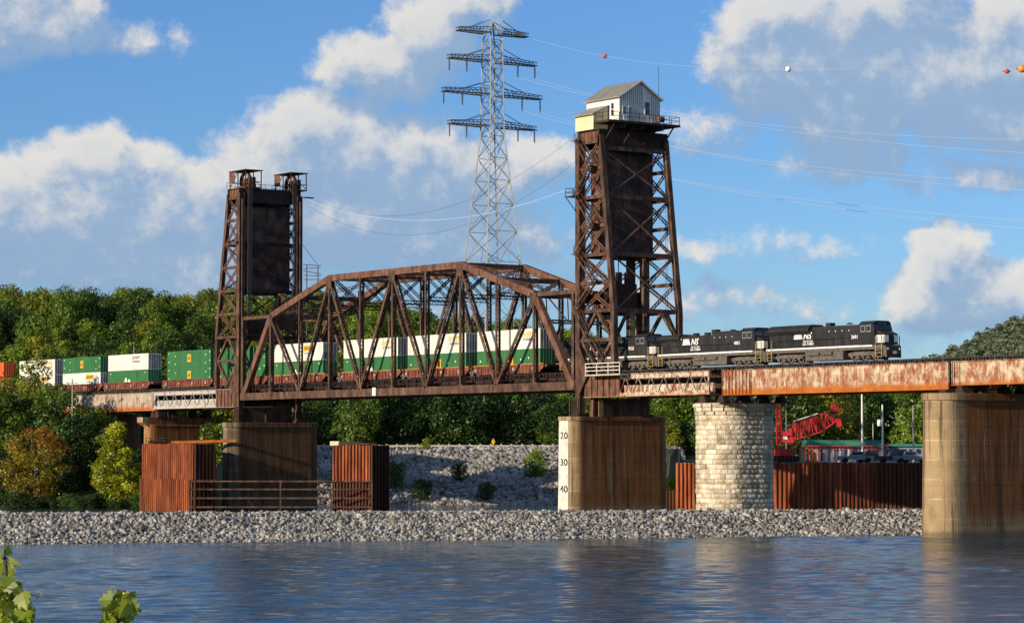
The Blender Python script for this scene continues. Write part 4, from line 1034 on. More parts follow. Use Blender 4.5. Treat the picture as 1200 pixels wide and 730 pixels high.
def decal(t, kind):
    o = t.location
    P = lambda x, z: (o.x - x, o.y - .004, o.z + z)
    def patch(m, x, w, z, h, nm='logo_patch', d=0): MB().box(o.x - x, o.x - x + w, o.y - .012 - d, o.y - .002 - d, o.z + z, o.z + z + h).build(nm, m, t)
    if kind == 'gold':
        text_part('J.B.HUNT', .78, 'logo_yellow', t, (o.x - 4.6, o.y - .006, o.z + 1.95), (1, 0, 0), (0, 0, 1), bold=.02); patch('logo_yellow', 4.6, 3.5, 1.72, .1)
        text_part('INTERMODAL', .5, 'logo_grey', t, (o.x - 4.3, o.y - .006, o.z + 1.2), (1, 0, 0), (0, 0, 1), bold=.01)
    elif kind == 'olive':
        text_part('J.B.HUNT', .75, 'logo_black', t, (o.x - 6.4, o.y - .006, o.z + 2.0), (1, 0, 0), (0, 0, 1), bold=.01)
        text_part('INTERMODAL', .52, 'logo_grey', t, (o.x - 6.4, o.y - .006, o.z + 1.35), (1, 0, 0), (0, 0, 1), bold=.01)
    elif kind == 'box':
        patch('logo_yellow', 6.2, 3.5, 1.55, 1.0); text_part('J.B.HUNT', .72, 'logo_black', t, (o.x - 6.0, o.y - .022, o.z + 1.82), (1, 0, 0), (0, 0, 1), bold=.015)
        text_part('INTERMODAL', .42, 'logo_black', t, (o.x - 6.0, o.y - .006, o.z + 1.05), (1, 0, 0), (0, 0, 1))
    elif kind == 'hub':
        patch('logo_yellow', 8.6, 1.3, .9, 1.35); patch('logo_orange', 8.4, .9, 1.1, .95, d=.012); text_part('hub', .62, 'decal_white' if False else 'cont_green', t, (o.x - 8.45, o.y - .032, o.z + 1.35), (1, 0, 0), (0, 0, 1), bold=.02)
        for x, z in ((13.2, 1.9), (13.2, .5), (2.0, 1.9), (2.0, .5), (15.6, 2.4), (.5, 2.4), (15.6, .9), (.5, .9)): patch('decal_white', x, .22, z, .22, 'marking')
    elif kind == 'hubred':
        patch('logo_yellow', 8.2, 1.4, .6, 1.5); patch('logo_red', 7.95, .9, .95, .85, d=.012)
        for x, z in ((15.4, 1.3), (3.0, 1.5), (5.0, 1.3)): patch('decal_white', x, .25, z, .25, 'marking')
    elif kind == 'marks':
        patch('decal_white', 9.4, 1.0, .35, .9); patch('decal_white', 9.2, .6, 1.25, .3); patch('decal_white', 8.1, 1.0, .35, .7); patch('decal_white', 7.9, .5, 1.05, .25)
        for x, z in ((15.4, .5), (1.2, .6), (15.2, 2.3), (1.4, 2.3)): patch('decal_white', x, .25, z, .2, 'marking')
    elif kind == 'orange':
        text_part('SCHNEIDER', 1.25, 'logo_black' if False else 'logo_red', t, (o.x - 8.6, o.y - .006, o.z + 1.0), (1, 0, 0), (0, 0, 1), bold=.02)
def place(kind, x, z, label, dec):
    src = CP[kind]; t = src if kind not in used else copy_tree(src); used.add(kind)
    t.location = (x, 2.2, z); tag(t, label, 'container', 'double stacked containers on the train'); bpy.context.view_layer.update()
    return t, dec
Z1, Z2 = 21.72, 21.72 + CH + .05
ST = [(83.1, 'white', 'green', 'gold', 'hubred', 'the stack nearest the right lift tower'), (63.95, 'white', 'green', 'gold', 'hubred', 'the second stack from the right lift tower'),
      (44.9, 'white', 'green', 'gold', 'marks', 'the third stack from the right lift tower'), (22.3, 'white', 'green', 'box', 'marks', 'the stack behind the left end of the truss'),
      (3.4, 'green', 'green', 'hub', 'hub', 'the stack passing through the left lift tower'), (-15.7, 'green', 'green', 'hub', 'hub', 'the all green stack just left of the left tower'),
      (-39.3, 'white', 'green', 'olive', 'marks', 'the white over green stack left of the left tower'), (-58.7, 'green', 'white', 'hub', 'box', 'the green over white stack near the bank trees'),
      (-78.5, 'white', 'white', 'gold', 'box', 'the all white stack behind the bank trees'), (-102.2, 'orange', 'orange', 'orange', 'orange', 'the orange stack at the left picture edge')]
pend = []
for x, up, lo, du, dl, wh in ST:
    pend.append(place(lo, x, Z1, f'{lo} container, lower one of {wh}', dl)); pend.append(place(up, x, Z2, f'{up} container, upper one of {wh}', du))
for t, d in pend: decal(t, d)
def well_car(lip):
    t = empty('well_car'); L0, L1 = -17.6, 1.45
    for y, s in ((-.2, -1), (CW + .1, 1)):
        b = MB().poly([(L0 + .3, y, 1.0), (L0 + 1.6, y, .15), (L1 - 1.6, y, .15), (L1 - .3, y, 1.0), (L1 - .3, y, 1.38), (L0 + .3, y, 1.38)], (0, .1, 0)); sd_ = b.build('well_side', 'wellcar', t)
        yo = y - .05 if s < 0 else y + .1
        MB().box(L0 + .3, L1 - .3, yo - .06, yo + .11, 1.385, 1.5).build('top_chord', 'well_lip' if lip else 'wellcar', t)
        for i in range(17):
            x = L0 + 1.9 + i * .96; MB().box(x, x + .14, yo - .05, yo + .05, .25, 1.36).build('rib', 'wellcar', sd_)
        for i in range(4):
            x = L0 + 1.2 + i * 4.9; MB().box(x, x + .5, yo - .062, yo - .051, .6, 1.0).build('data_panel', 'cont_end', sd_)
    MB().box(L0 + 1.6, L1 - 1.6, -.1, CW + .1, .16, .3).build('well_floor', 'wellcar', t)
    for a, c in ((L0 - .45, L0 + 1.7), (L1 - 1.7, L1 + .45)): MB().box(a, c, .0, CW, 1.0, 1.35).build('end_platform', 'wellcar', t)
    for xx in (L0 + .2,):
        b = MB()
        for s in (-1, 1):
            y = CW / 2 + s * 1.05; b.poly([(xx - 1.25, y - .08, .45), (xx + 1.25, y - .08, .45), (xx + 1.1, y - .08, .75), (xx + .35, y - .08, .95), (xx - .35, y - .08, .95), (xx - 1.1, y - .08, .75)], (0, .16, 0)); b.box(xx - .3, xx + .3, y - .12, y + .12, .25, .5)
        tr = b.build('truck_frame', 'truck_grime', t)
        for q in (-.89, .89):
            w = MB()
            for s in (-1, 1): w.tube((xx + q, CW / 2 + s * .7, .48), (xx + q, CW / 2 + s * .84, .48), .48, 14)
            w.build('wheelset', 'truck_grime', tr)
    railing(MB(), [(L0 - .3, .1, 1.35), (L0 - .3, CW - .1, 1.35)], .9, .8, .03).build('end_railing', 'dark_steel', t)
    return t
wcs = [well_car(True), well_car(False)]
for c in wcs: index_kids(c)
first = [True, True]
for i, (x, up, lo, du, dl, wh) in enumerate(ST):
    k = 0 if i < 4 else 1; t = wcs[k] if first[k] else copy_tree(wcs[k]); first[k] = False
    t.location = (x, 2.2, 21.0); tag(t, 'rust red well car carrying ' + wh, 'well car', 'well cars of the container train')

# ------------------------------------------------------------------ sheet pile works
def pile_mesh(name, w, h, d, m):
    pts = [(-w / 2, 0), (-w * .28, 0), (-w * .17, -d), (w * .17, -d), (w * .28, 0), (w / 2, 0), (w / 2, .05), (w * .25, .05), (w * .14, -d + .05), (-w * .14, -d + .05), (-w * .25, .05), (-w / 2, .05)]
    me = MB().poly([V(x, y, 0) for x, y in pts], (0, 0, h)).mesh(name); me.materials.append(M[m]); return me
def pile_wall(parent, a, c, zb, zt, m='sheet_pile', w=.75, jag=0, d=.32, cap=None):
    a = Vector(a); c = Vector(c); dv = (c - a); L = dv.length; n = max(1, round(L / w)); w = L / n; dv.normalize()
    me = pile_mesh('sheet_pile', w, zt - zb, d, m); off = root_loc(parent); ang = math.atan2(dv.y, dv.x)
    for i in range(n):
        p = a + dv * (w * (i + .5)); o = new_obj('sheet_pile', me, parent); o.location = Vector((p.x, p.y, zb + random.uniform(-jag, jag))) - off; o.rotation_euler = (0, 0, ang)
    if cap: MB().beam(a + V(0, 0, zt - a.z), c + V(0, 0, zt - c.z), .5, .2).build('capping_beam', cap, parent)
# left cell: two tiers, lit face along the bridge, shade-coloured face across it
A = river(-59.9, 447); B_ = river(-52.2, 447)
cl = empty('sheet_pile_cell', (4.5, -12, 0), 'tall rust red sheet pile cell in front of the small left pier', 'cofferdam')
pile_wall(cl, (-13.2, -12.0, 0), (4.6, -12.0, 0), 5.2, 11.1, 'sheet_pile', .72, .13)
pile_wall(cl, (4.7, -11.9, 0), (4.7, -7.9, 0), 5.2, 11.1, 'pile_shaded', .72, .05)
pile_wall(cl, (-13.3, -12.35, 0), (4.9, -12.35, 0), -2, 5.25, 'sheet_pile', .72, .03)
pile_wall(cl, (5.05, -12.2, 0), (5.05, -7.6, 0), -2, 5.25, 'pile_shaded', .72, .03)
pile_wall(cl, (-13.2, -7.7, 0), (4.6, -7.7, 0), -2, 11.0, 'pile_shaded', 1.4)
MB().box(-13.2, 4.5, -11.8, -7.9, 4.9, 5.15).build('fill', 'earth', cl)
railing(MB(), [(-13, -11.6, 11.1), (-6, -11.6, 11.1)], 1.0, 1.6, .04).build('railing', 'dark_steel', cl)
b = MB().beam((-4.5, -11.2, 11.35), (2.2, -2.6, 11.65), .45, .45); b.thing('tie_beam', 'girder_lattice', 'pale and orange rusty beam lying from the left cell to the tower pier', 'beam')
# right cell
cr = empty('sheet_pile_cell', (17, 14, 0), 'smaller rust red sheet pile cell at the right end of the pipe fence', 'cofferdam')
RA = at(390, 560, 452); RB = at(433, 560, 446.5); RC = at(456, 560, 449.5)
pile_wall(cr, (RA.x, RA.y, 0), (RB.x, RB.y, 0), 4.8, 10.9, 'sheet_pile', .75, .15)
pile_wall(cr, (RB.x + .1, RB.y, 0), (RC.x, RC.y, 0), -2, 10.9, 'pile_shaded', .72, .06)
pile_wall(cr, (RA.x - .1, RA.y + .3, 0), (RB.x - .2, RB.y + .6, 0), -2, 4.9, 'pile_shaded', .72)
RD = RA + (RC - RB); pile_wall(cr, (RD.x, RD.y, 0), (RA.x, RA.y, 0), -2, 10.8, 'pile_shaded', .72)
MB().beam((RA.x, RA.y, 11.05), (RB.x, RB.y, 11.05), .35, .25).build('waler', 'dark_steel', cr)
MB().beam((RA.x, RA.y - .4, 11.2), (RA.x + 1.2, RA.y + .6, 11.2), .9, .7).build('bollard', 'yellow_paint', cr)
MB().beam((RA.x + 2, RA.y + .5, 11.3), (RB.x, RB.y + 1.5, 10.9), .5, .5).build('spare_beam', 'dark_steel', cr)
# pipe fence between the cells
F0 = V(4.6, -12.6, 0); F1 = at(436, 580, 444); F1.z = 0
pf = empty('pipe_fence', tuple((F0 + F1) / 2), 'four brown pipe rails standing in the water between the sheet pile cells', 'fence')
for z in (4.95, 3.65, 2.2, .75): MB().tube(F0 + V(0, 0, z), F1 + V(0, 0, z), .16, 10).build('pipe_rail', 'rust_steel', pf)
for q in (.0, .5, 1.0):
    p = F0.lerp(F1, q); MB().tube(p + V(0, 0, -3), p + V(0, 0, 5.2), .15, 10).build('post', 'rust_steel', pf)
MB().tube(F0.lerp(F1, .3) + V(-.3, .3, 2.6), F0.lerp(F1, .36) + V(-.3, .3, .4), .1, 6).build('loose_brace', 'dark_steel', pf)
# long wall behind the stone pier
WA, WB, WC_, WD = at(906, 560, 404), at(976, 560, 404), at(1028, 560, 406.5), at(1092, 560, 402)
sw = empty('sheet_pile_wall', tuple(river(50, 404, 0)), 'long dark red sheet pile wall behind the stone pier holding back the yard', 'retaining wall')
z8 = 8.2
pile_wall(sw, (WA.x, WA.y, 0), (WB.x, WB.y, 0), -2, z8, 'sheet_pile', .68, .04)
WB2 = WB + FWD * -.9
pile_wall(sw, (WB2.x, WB2.y, 0), (WC_.x, WC_.y, 0), -2, z8, 'sheet_pile', .68, .04)
pile_wall(sw, (WC_.x, WC_.y, 0), (WD.x, WD.y, 0), -2, z8, 'pile_shaded', .68, .04)
sm = empty('sheet_pile_wall', tuple(river(24, 404, 0)), 'short sheet pile stub between the gauge pier and the stone pier', 'retaining wall')
SA, SB, SC = at(763, 560, 408), at(792, 560, 404), at(816, 560, 403)
pile_wall(sm, (SA.x, SA.y, 0), (SB.x, SB.y, 0), -2, 4.0, 'pile_shaded', .68, .04)
pile_wall(sm, (SB.x, SB.y, 0), (SC.x, SC.y, 0), -2, 8.2, 'sheet_pile', .68, .04)

# ------------------------------------------------------------------ rock
ICO = None
def rocks(centers, sizes, seed):
    bm = bmesh.new(); bmesh.ops.create_icosphere(bm, subdivisions=1, radius=1); bv = np.array([v.co[:] for v in bm.verts]); bf = np.array([[v.index for v in f.verts] for f in bm.faces]); bm.free()
    r_ = np.random.default_rng(seed); n = len(centers); nv = len(bv)
    jit = bv[None] * r_.uniform(.68, 1.22, (n, nv, 1)); sc_ = sizes[:, None, None] * r_.uniform(.6, 1.3, (n, 1, 3)); jit = jit * sc_
    q = r_.normal(size=(n, 4)); q /= np.linalg.norm(q, axis=1)[:, None]; w_, x, y, z = q.T
    Rm = np.stack([1 - 2 * (y * y + z * z), 2 * (x * y - z * w_), 2 * (x * z + y * w_), 2 * (x * y + z * w_), 1 - 2 * (x * x + z * z), 2 * (y * z - x * w_), 2 * (x * z - y * w_), 2 * (y * z + x * w_), 1 - 2 * (x * x + y * y)], -1).reshape(n, 3, 3)
    P = np.einsum('nij,nvj->nvi', Rm, jit) + centers[:, None, :]
    F_ = bf[None] + (np.arange(n) * nv)[:, None, None]
    return P.reshape(-1, 3), F_.reshape(-1, 3)
def rw(u, v, z): return np.stack([CAM.x + RIGHT.x * u + FWD.x * v, CAM.y + RIGHT.y * u + FWD.y * v, z], -1)
def jw(u): return np.interp(u, [-110, -54, 0, 52, 75], [288, 291, 307, 323, 330])          # waterline of the jetty
def jh(u): return np.interp(u, [-110, -54, 0, 52, 75], [3.15, 3.05, 2.9, 2.75, 2.7])         # crest height
def jetty():
    us = np.arange(-115, 78, 3.); prof = [(-4, -1.5), (0, 0), (11, 1), (14.5, 1), (32, -1.5)]
    P = []; 
    for u in us:
        for dv, hf in prof: P.append(river(u, float(jw(u)) + dv, (float(jh(u)) - .25) * hf if hf > 0 else hf))
    k = len(prof); i = np.arange(len(us) - 1)[:, None] * k + np.arange(k - 1)[None]
    np_mesh('jetty', np.array([tuple(p) for p in P]), np.stack([i, i + k, i + k + 1, i + 1], -1).reshape(-1, 4), 'rock_grey', kind='structure')
    r_ = np.random.default_rng(5); n = 26000
    u = r_.uniform(-112, 76, n); s = r_.uniform(-.06, 1.28, n); w0 = jw(u); h0 = jh(u)
    dv = np.where(s < 1, s * 11, 11 + (s - 1) * 18); z = np.where(s < 1, np.clip(s, -.1, 1), 1 - np.maximum(s - 1.18, 0) * 2) * (h0 - .2)
    sz = r_.uniform(.12, .27, n); big = r_.random(n) < .12; sz[big] *= 1.6
    P, F_ = rocks(rw(u, w0 + dv, z + r_.uniform(-.05, .12, n)), sz, 6)
    np_mesh('jetty_rocks', P, F_, 'rock_grey', kind='stuff', label='heap of pale grey quarry rocks forming the long jetty across the river', cat='rocks')
jetty()
def bank_rocks():
    r_ = np.random.default_rng(9); n = 15000
    u = r_.uniform(-42, 34, n); s = r_.uniform(-.05, 1.06, n); v = shore(np.minimum(u, 26)) - 8 + s * 50
    z = ground_h(np.minimum(u, 26), v); keep = (s > .42) | (r_.random(n) < .75); u, v, z = u[keep], v[keep], z[keep]
    P, F_ = rocks(rw(u, v, z + .1), r_.uniform(.22, .75, len(u)) ** 1.2, 12)
    np_mesh('bank_riprap', P, F_, 'rock_bank', kind='stuff', label='grey riprap stones covering the far river bank below the road', cat='rocks')
    n = 1800; u = r_.uniform(-110, -45, n); v = shore(u) - 9 + r_.uniform(0, 5, n); z = ground_h(u, v)
    P, F_ = rocks(rw(u, v, z + .3), r_.uniform(.3, .7, n), 13)
    np_mesh('shore_stones', P, F_, 'rock_bank', kind='stuff', label='grey stones along the waterline below the bank trees at left', cat='rocks')
bank_rocks()
# ------------------------------------------------------------------ road on the far bank
def strip(name, u0, u1, v0, v1, z, m):
    P = np.array([tuple(river(u, v, z)) for v in (v0, v1) for u in np.linspace(u0, u1, 12)]); i = np.arange(11)
    np_mesh(name, P, np.stack([i, i + 1, i + 13, i + 12], -1), m, kind='structure')
strip('road', -60, 40, 547, 555, 10.62, 'asphalt')
gr = empty('guard_rail', tuple(river(-10, 545, 10.3)), 'long low guard rail with pale posts along the far bank road', 'guard rail')
for i in range(34):
    p = river(-42 + i * 2.1, 545.4, 10.2); MB().box(p.x - .15, p.x + .15, p.y - .15, p.y + .15, 10.0, 11.35).build('post', 'wood_post', gr)
a, c = river(-43, 545.2, 10.95), river(28, 545.2, 10.95); MB().beam(a, c, .08, .3).build('rail', 'wood_post', gr)
g2_ = empty('guard_rail', tuple(river(-5, 540, 9)), 'short lower rail with dark gaps below the road guard rail', 'guard rail')
for i in range(12): p = river(-12.5 + i * 2.3, 541, 9); MB().box(p.x - .1, p.x + .1, p.y - .1, p.y + .1, 8.6, 10.1).build('post', 'wood_post', g2_)
for z in (9.95,): MB().beam(river(-12.6, 541.2, z), river(13, 541.2, z), .08, .18).build('rail', 'dark_galv', g2_)
p = at(578, 521, 546); b = empty('road_sign', (p.x, p.y, 10.3), 'small yellow diamond sign behind the guard rail', 'sign')
MB().box(p.x - .05, p.x + .05, p.y - .05, p.y + .05, 10.2, 11.3).build('post', 'galvanised', b)
n_ = -FWD; c0 = V(p.x, p.y, 11.75) + n_ * .08; r0 = RIGHT * .42; MB().poly([c0 + V(0, 0, .75), c0 + r0, c0 - V(0, 0, .75), c0 - r0], n_ * .03).build('panel', 'sign_yellow', b)
def pole(px, ytop, v, zb, label, r=.14, arm=None, m='galvanised'):
    q = at(px, ytop, v); t = empty('utility_pole', (q.x, q.y, zb), label, 'pole'); MB().tube((q.x, q.y, zb - .3), tuple(q), r, 10, r * .7).build('shaft', m, t)
    if arm == 'lamp': MB().beam(q, q + RIGHT * 1.0 + V(0, 0, .1), .1, .1).build('lamp_arm', m, t); MB().beam(q + RIGHT * .8, q + RIGHT * 1.5, .25, .15).build('lamp_head', m, t)
    if arm == 'cross': MB().beam(q + RIGHT * -1.1 - V(0, 0, .8), q + RIGHT * 1.1 - V(0, 0, .8), .12, .14).build('cross_arm', m, t)
    if arm == 'box': MB().box(q.x - .9, q.x - .2, q.y - .35, q.y + .35, q.z - 3.6, q.z - 2.5).build('transformer', m, t)
    return t
pole(85, 444, 488, 8.5, 'pale pole rising from the bank trees in front of the left girder', .16, 'cross')
pole(408, 462, 556, 10.3, 'thin grey pole in front of dark trees below the truss', .14)
pole(1010, 452, 470, 8.1, 'tall pale pole nearest the red crane', .19, None, 'white_paint')
pole(1034, 474, 455, 8.1, 'pale utility pole with a transformer in the middle of the yard', .19, 'box', 'white_paint')
pole(1070, 475, 450, 8.1, 'grey lamp post in the yard nearest the tall right pier', .15, 'lamp')
pole(1023, 496, 480, 8.1, 'short brown pole behind the yard buildings', .12, None, 'wood_post')
pole(157, 406, 620, 14, 'thin pale pole tip poking up behind the white container', .14)
pole(921, 455, 452, 8.1, 'thin blue grey mast beside the red crane', .08)
# ------------------------------------------------------------------ red crane and yard
cv = 440.
cr_ = empty('crane', tuple(at(918, 535, cv)), 'red lattice crane boom lowered beside the stone pier', 'crane')
q = lambda x, y, dv=0: at(x, y, cv + dv)
def lat4(b, lo0, up0, lo1, up1, w, n, ch=.2, br=.11):
    for dv in (0, w):
        o = FWD * dv
        b.beam(lo0 + o, lo1 + o, ch, ch); b.beam(up0 + o, up1 + o, ch, ch)
        for i in range(n):
            a = lo0.lerp(lo1, i / n) + o; c = up0.lerp(up1, i / n) + o; e = up0.lerp(up1, (i + 1) / n) + o; g = lo0.lerp(lo1, (i + 1) / n) + o
            b.beam(a, c, br, br); b.beam(a, e, br, br) if i % 2 else b.beam(c, g, br, br)
    for i in range(n + 1):
        a = lo0.lerp(lo1, i / n); c = up0.lerp(up1, i / n); b.beam(a, a + FWD * w, br, br); b.beam(c, c + FWD * w, br, br)
    return b
b = MB(); lat4(b, q(925, 517), q(930, 495), q(962, 506), q(956, 486), 2, 8); lat4(b, q(962, 506), q(956, 486), q(982, 492), q(978, 483), 2, 4); b.build('boom', 'red_paint', cr_)
b = MB().beam(q(930, 493.5), q(958, 484.5), .9, .12); b.build('boom_walkway', 'white_paint', cr_)
b = MB(); lat4(b, q(974, 484), q(984, 484), q(976, 472), q(981, 472), 1.6, 3); b.beam(q(982, 490), q(984, 500), .5, .8); b.build('boom_head', 'red_paint', cr_)
b = MB(); lat4(b, q(911, 520), q(917, 520), q(910, 466), q(914, 463), 1.2, 9, .14, .08); b.beam(q(911, 508), q(928, 508), 1.2, .7); b.beam(q(911, 516), q(930, 517), 1.2, .5); b.build('mast', 'red_paint', cr_)
b = MB().beam(q(926, 502), q(927, 520), .6, .6).beam(q(932, 500), q(930, 519), .4, .4); b.build('king_post', 'red_paint', cr_)
MB().beam(q(908, 532), q(928, 532.5), 2.5, 1.8).build('crane_body', 'red_paint', cr_); MB().beam(q(906, 538), q(940, 538.5), 3, 1.2).build('crawler_track', 'rubber', cr_)
MB().beam(q(919, 510), q(921, 517), .7, .7).build('hook_block', 'ball_white', cr_)
yf = empty('yard_railing', tuple(at(985, 540, 420)), 'red handrail with thin posts along the yard edge above the sheet piles', 'railing')
for i in range(30):
    x = 906 + i * 4.6; MB().beam(at(x, 523, 420), at(x, 541, 420), .05, .05).build('post', 'red_paint', yf)
for y in (522.5, 526): MB().beam(at(905, y, 420), at(1042, y, 420), .07, .09).build('rail', 'red_paint', yf)
wb = empty('yard_building', tuple(at(985, 541, 480)), 'long low white building with a green roof behind the yard', 'building')
def yard_box(t, x0, x1, y0, y1, v, d, m, nm):
    a, c, e = at(x0, y1, v), at(x1, y1, v), at(x0, y0, v); zt = e.z; zb = a.z; o = FWD * d
    return MB().quadbox([(a.x, a.y, zb), (c.x, c.y, zb), (c.x + o.x, c.y + o.y, zb), (a.x + o.x, a.y + o.y, zb), (a.x, a.y, zt), (c.x, c.y, zt), (c.x + o.x, c.y + o.y, zt), (a.x + o.x, a.y + o.y, zt)]).build(nm, m, t)
wl = yard_box(wb, 955, 1034, 523.5, 541.5, 480, 10, 'cont_end', 'wall')
yard_box(wb, 948, 1036, 515.5, 523.4, 479, 12, 'green_roof', 'roof')
for i in range(9): yard_box(wb, 959 + i * 8.2, 961.5 + i * 8.2, 525, 541, 479.7, .25, 'dark_galv', 'doorway')
b2 = empty('yard_building', tuple(at(1060, 541, 490)), 'low blue grey shed at the right end of the yard', 'building')
yard_box(b2, 1037, 1092, 523, 541.5, 490, 9, 'blue_wall', 'wall'); yard_box(b2, 1036, 1093, 520, 522.9, 489.5, 10, 'green_roof', 'roof')
for i in range(6): yard_box(b2, 1040 + i * 8.5, 1044 + i * 8.5, 526, 531, 489.8, .15, 'glass_dark', 'window')
b3 = empty('storage_tank_shed', tuple(at(1053, 495, 640)), 'distant flat white roofed building among the trees right of the transformer pole', 'building')
yard_box(b3, 1041, 1062, 486, 490.5, 640, 14, 'white_paint', 'roof'); yard_box(b3, 1042, 1061, 490.6, 499, 640.5, 12, 'siding', 'wall')
ORDW = 'first second third fourth fifth sixth seventh eighth ninth tenth eleventh twelfth thirteenth fourteenth fifteenth sixteenth seventeenth eighteenth nineteenth twentieth twenty-first twenty-second'.split()
ups = [('white_paint', 'white'), ('cont_end', 'grey'), ('ball_orange', 'orange'), ('dark_galv', 'dark'), ('logo_red', 'rust')]
for i in range(22):
    x = 938 + i * 3.1 + random.uniform(-.6, .6); m, cn = ups[i % 2] if i > 10 else random.choice(ups); h = random.uniform(9, 15)
    p0 = at(x, 541.5, 424 + (i % 3) * 2); p1 = at(x + random.uniform(-.5, .8), 541.5 - h, 424 + (i % 3) * 2)
    b = MB().beam(p0, p1, random.uniform(.22, .42), .35).beam(p0, p0 + V(0, 0, .25), .5, .6).beam(p1, p1 + V(0, 0, .3), .25, .22)
    b.thing('formwork_post', m, f'{cn} formwork post behind the red handrail, {ORDW[i]} from the crane', 'post', 'formwork posts in the yard')
def pickup(x, v, m, label, flip=1):
    o = at(x, 541.2, v); o.z = 8.14; t = empty('parked_truck', tuple(o), label, 'truck', 'vehicles parked in the yard')
    ex = RIGHT * flip; ey = FWD
    def blk(x0, x1, y0, y1, z0, z1, nm, mm, par=t, tp=0):
        P = []
        for z, k in ((z0, 0), (z1, tp)):
            for (xx, yy) in ((x0 + k, y0 + k * .3), (x1 - k, y0 + k * .3), (x1 - k, y1 - k * .3), (x0 + k, y1 - k * .3)): P.append(o + ex * xx + ey * yy + V(0, 0, z))
        return MB().quadbox(P).build(nm, mm, par)
    blk(-2.7, 2.7, -.95, .95, .45, 1.05, 'body', m); c = blk(-1.0, 1.3, -.9, .9, 1.05, 1.75, 'cab', m, t, .35); blk(-.62, .92, -.87, .87, 1.15, 1.6, 'side_window', 'glass_dark', c)
    for xx in (-1.7, 1.75):
        for yy in (-.98, .98): p = o + ex * xx + ey * yy + V(0, 0, .4); MB().tube(p - ey * .12, p + ey * .12, .4, 14).build('wheel', 'rubber', t)
    blk(2.65, 2.74, -.7, -.4, .75, .95, 'headlight', 'decal_white'); blk(2.65, 2.74, .4, .7, .75, .95, 'headlight', 'decal_white')
pickup(1003, 414, 'car_grey', 'grey pickup truck parked left of the transformer pole'); pickup(1022, 416, 'car_dark', 'dark pickup truck parked at the foot of the transformer pole', -1)
pickup(1048, 417, 'car_dark', 'dark truck parked between the transformer pole and lamp post'); pickup(1068, 414, 'car_grey', 'grey truck parked nearest the tall right pier', -1)
# ------------------------------------------------------------------ transmission tower and wires
pyv = 600.
PC = at(577, 310, pyv); py_ = empty('transmission_tower', (PC.x, PC.y, 14), 'tall grey lattice transmission tower rising behind the truss', 'pylon')
def pz(y): return at(577, y, pyv).z
ex, ey = V(0, 1, 0), V(-1, 0, 0)
def pcorner(z, half): c = V(PC.x, PC.y, z); return [c + ex * (half * a) + ey * (half * b_) for a, b_ in ((-1, -1), (1, -1), (1, 1), (-1, 1))]
prof = [(13, 7.6), (pz(308), 4.55), (pz(160), 1.9), (pz(40), 1.6)]
def half(z): return float(np.interp(z, [p[0] for p in prof], [p[1] for p in prof]))
levels = [13, 24, 35, 44] + [pz(y) for y in (308, 272, 240, 212, 186, 160, 140, 120, 100, 82, 64, 48)]
for i in range(4):
    b = MB()
    for z0, z1 in zip(levels[:-1], levels[1:]): b.beam(pcorner(z0, half(z0))[i], pcorner(z1, half(z1))[i], .27, .27)
    b.build('leg', 'galvanised', py_)
for z0, z1 in zip(levels[:-1], levels[1:]):
    b = MB(); c0, c1 = pcorner(z0, half(z0)), pcorner(z1, half(z1))
    for i in range(4):
        j = (i + 1) % 4; b.beam(c0[i], c1[j], .11, .11); b.beam(c0[j], c1[i], .11, .11); b.beam(c1[i], c1[j], .11, .11)
        m0 = (c0[i] + c0[j]) / 2; 
        if half(z0) > 4: b.beam(m0, (c0[i] + c1[j]) / 2, .1, .1); b.beam((c0[i] + c0[j]) / 2, (c0[i] * .75 + c1[i] * .25), .1, .1)
    b.build('bracing_panel', 'galvanised', py_)
def arm(yc, L, Lz, ins):     # yc: picture height of the arm at the mast, L: half length
    z = pz(yc); zt = pz(yc - 15); h = half(z); tips = []
    for sg in (-1, 1):
        b = MB(); tip = V(PC.x, PC.y, z) + ex * (sg * L)
        for q_ in (-1, 1):
            b0 = V(PC.x, PC.y, z) + ex * (sg * h) + ey * (q_ * h); t0 = b0 + V(0, 0, 1.25); tk = tip + ey * (q_ * .7); tt = tk + V(0, 0, .75)
            b.beam(b0, tk, .24, .24); b.beam(t0, tt, .14, .14); n = 9
            for i in range(n):
                b.beam(b0.lerp(tk, i / n), t0.lerp(tt, i / n), .07, .07); b.beam(b0.lerp(tk, i / n), t0.lerp(tt, (i + 1) / n), .07, .07)
            up = V(b0.x, b0.y, zt); b.beam(up, b0.lerp(tk, .55) + V(0, 0, .9), .12, .12)
        for i in range(10):
            c = lambda q_, f: (V(PC.x, PC.y, z) + ex * (sg * h) + ey * (q_ * h)).lerp(tip + ey * (q_ * .7), f)
            b.beam(c(-1, i / 9), c(1, i / 9), .1, .1); b.beam(c(-1, i / 10), c(1, (i + 1) / 10), .08, .08)
        b.build('cross_arm', 'dark_galv', py_)
        for f in ins:
            p = V(PC.x, PC.y, z) + ex * (sg * (h + (L - h) * f)); s_ = MB(); tips.append(p - V(0, 0, 2.9))
            for i in range(7): s_.tube((p.x, p.y, p.z - .35 * i - .3), (p.x, p.y, p.z - .35 * i - .5), .2, 8)
            s_.tube(tuple(p), tuple(p - V(0, 0, 2.9)), .07, 6); s_.build('insulator', 'dark_galv', py_)
    return tips
arm(40, 9.4, 0, []); TIPS = arm(73, 11.7, 0, [.52, .985]) + arm(112, 13.2, 0, [.55, .985]) + arm(149, 11.6, 0, [.52, .985])
b = MB(); top = V(PC.x, PC.y, pz(27)); 
for c in pcorner(pz(48), half(pz(48))): b.beam(c, top, .25, .25); b.beam(V(c.x, c.y, pz(38)), top, .15, .15)
b.build('peak', 'galvanised', py_)
MB().beam(at(604, 40, pyv), at(612, 41, pyv), 1.2, 1.0).build('beacon_box', 'dark_galv', py_)
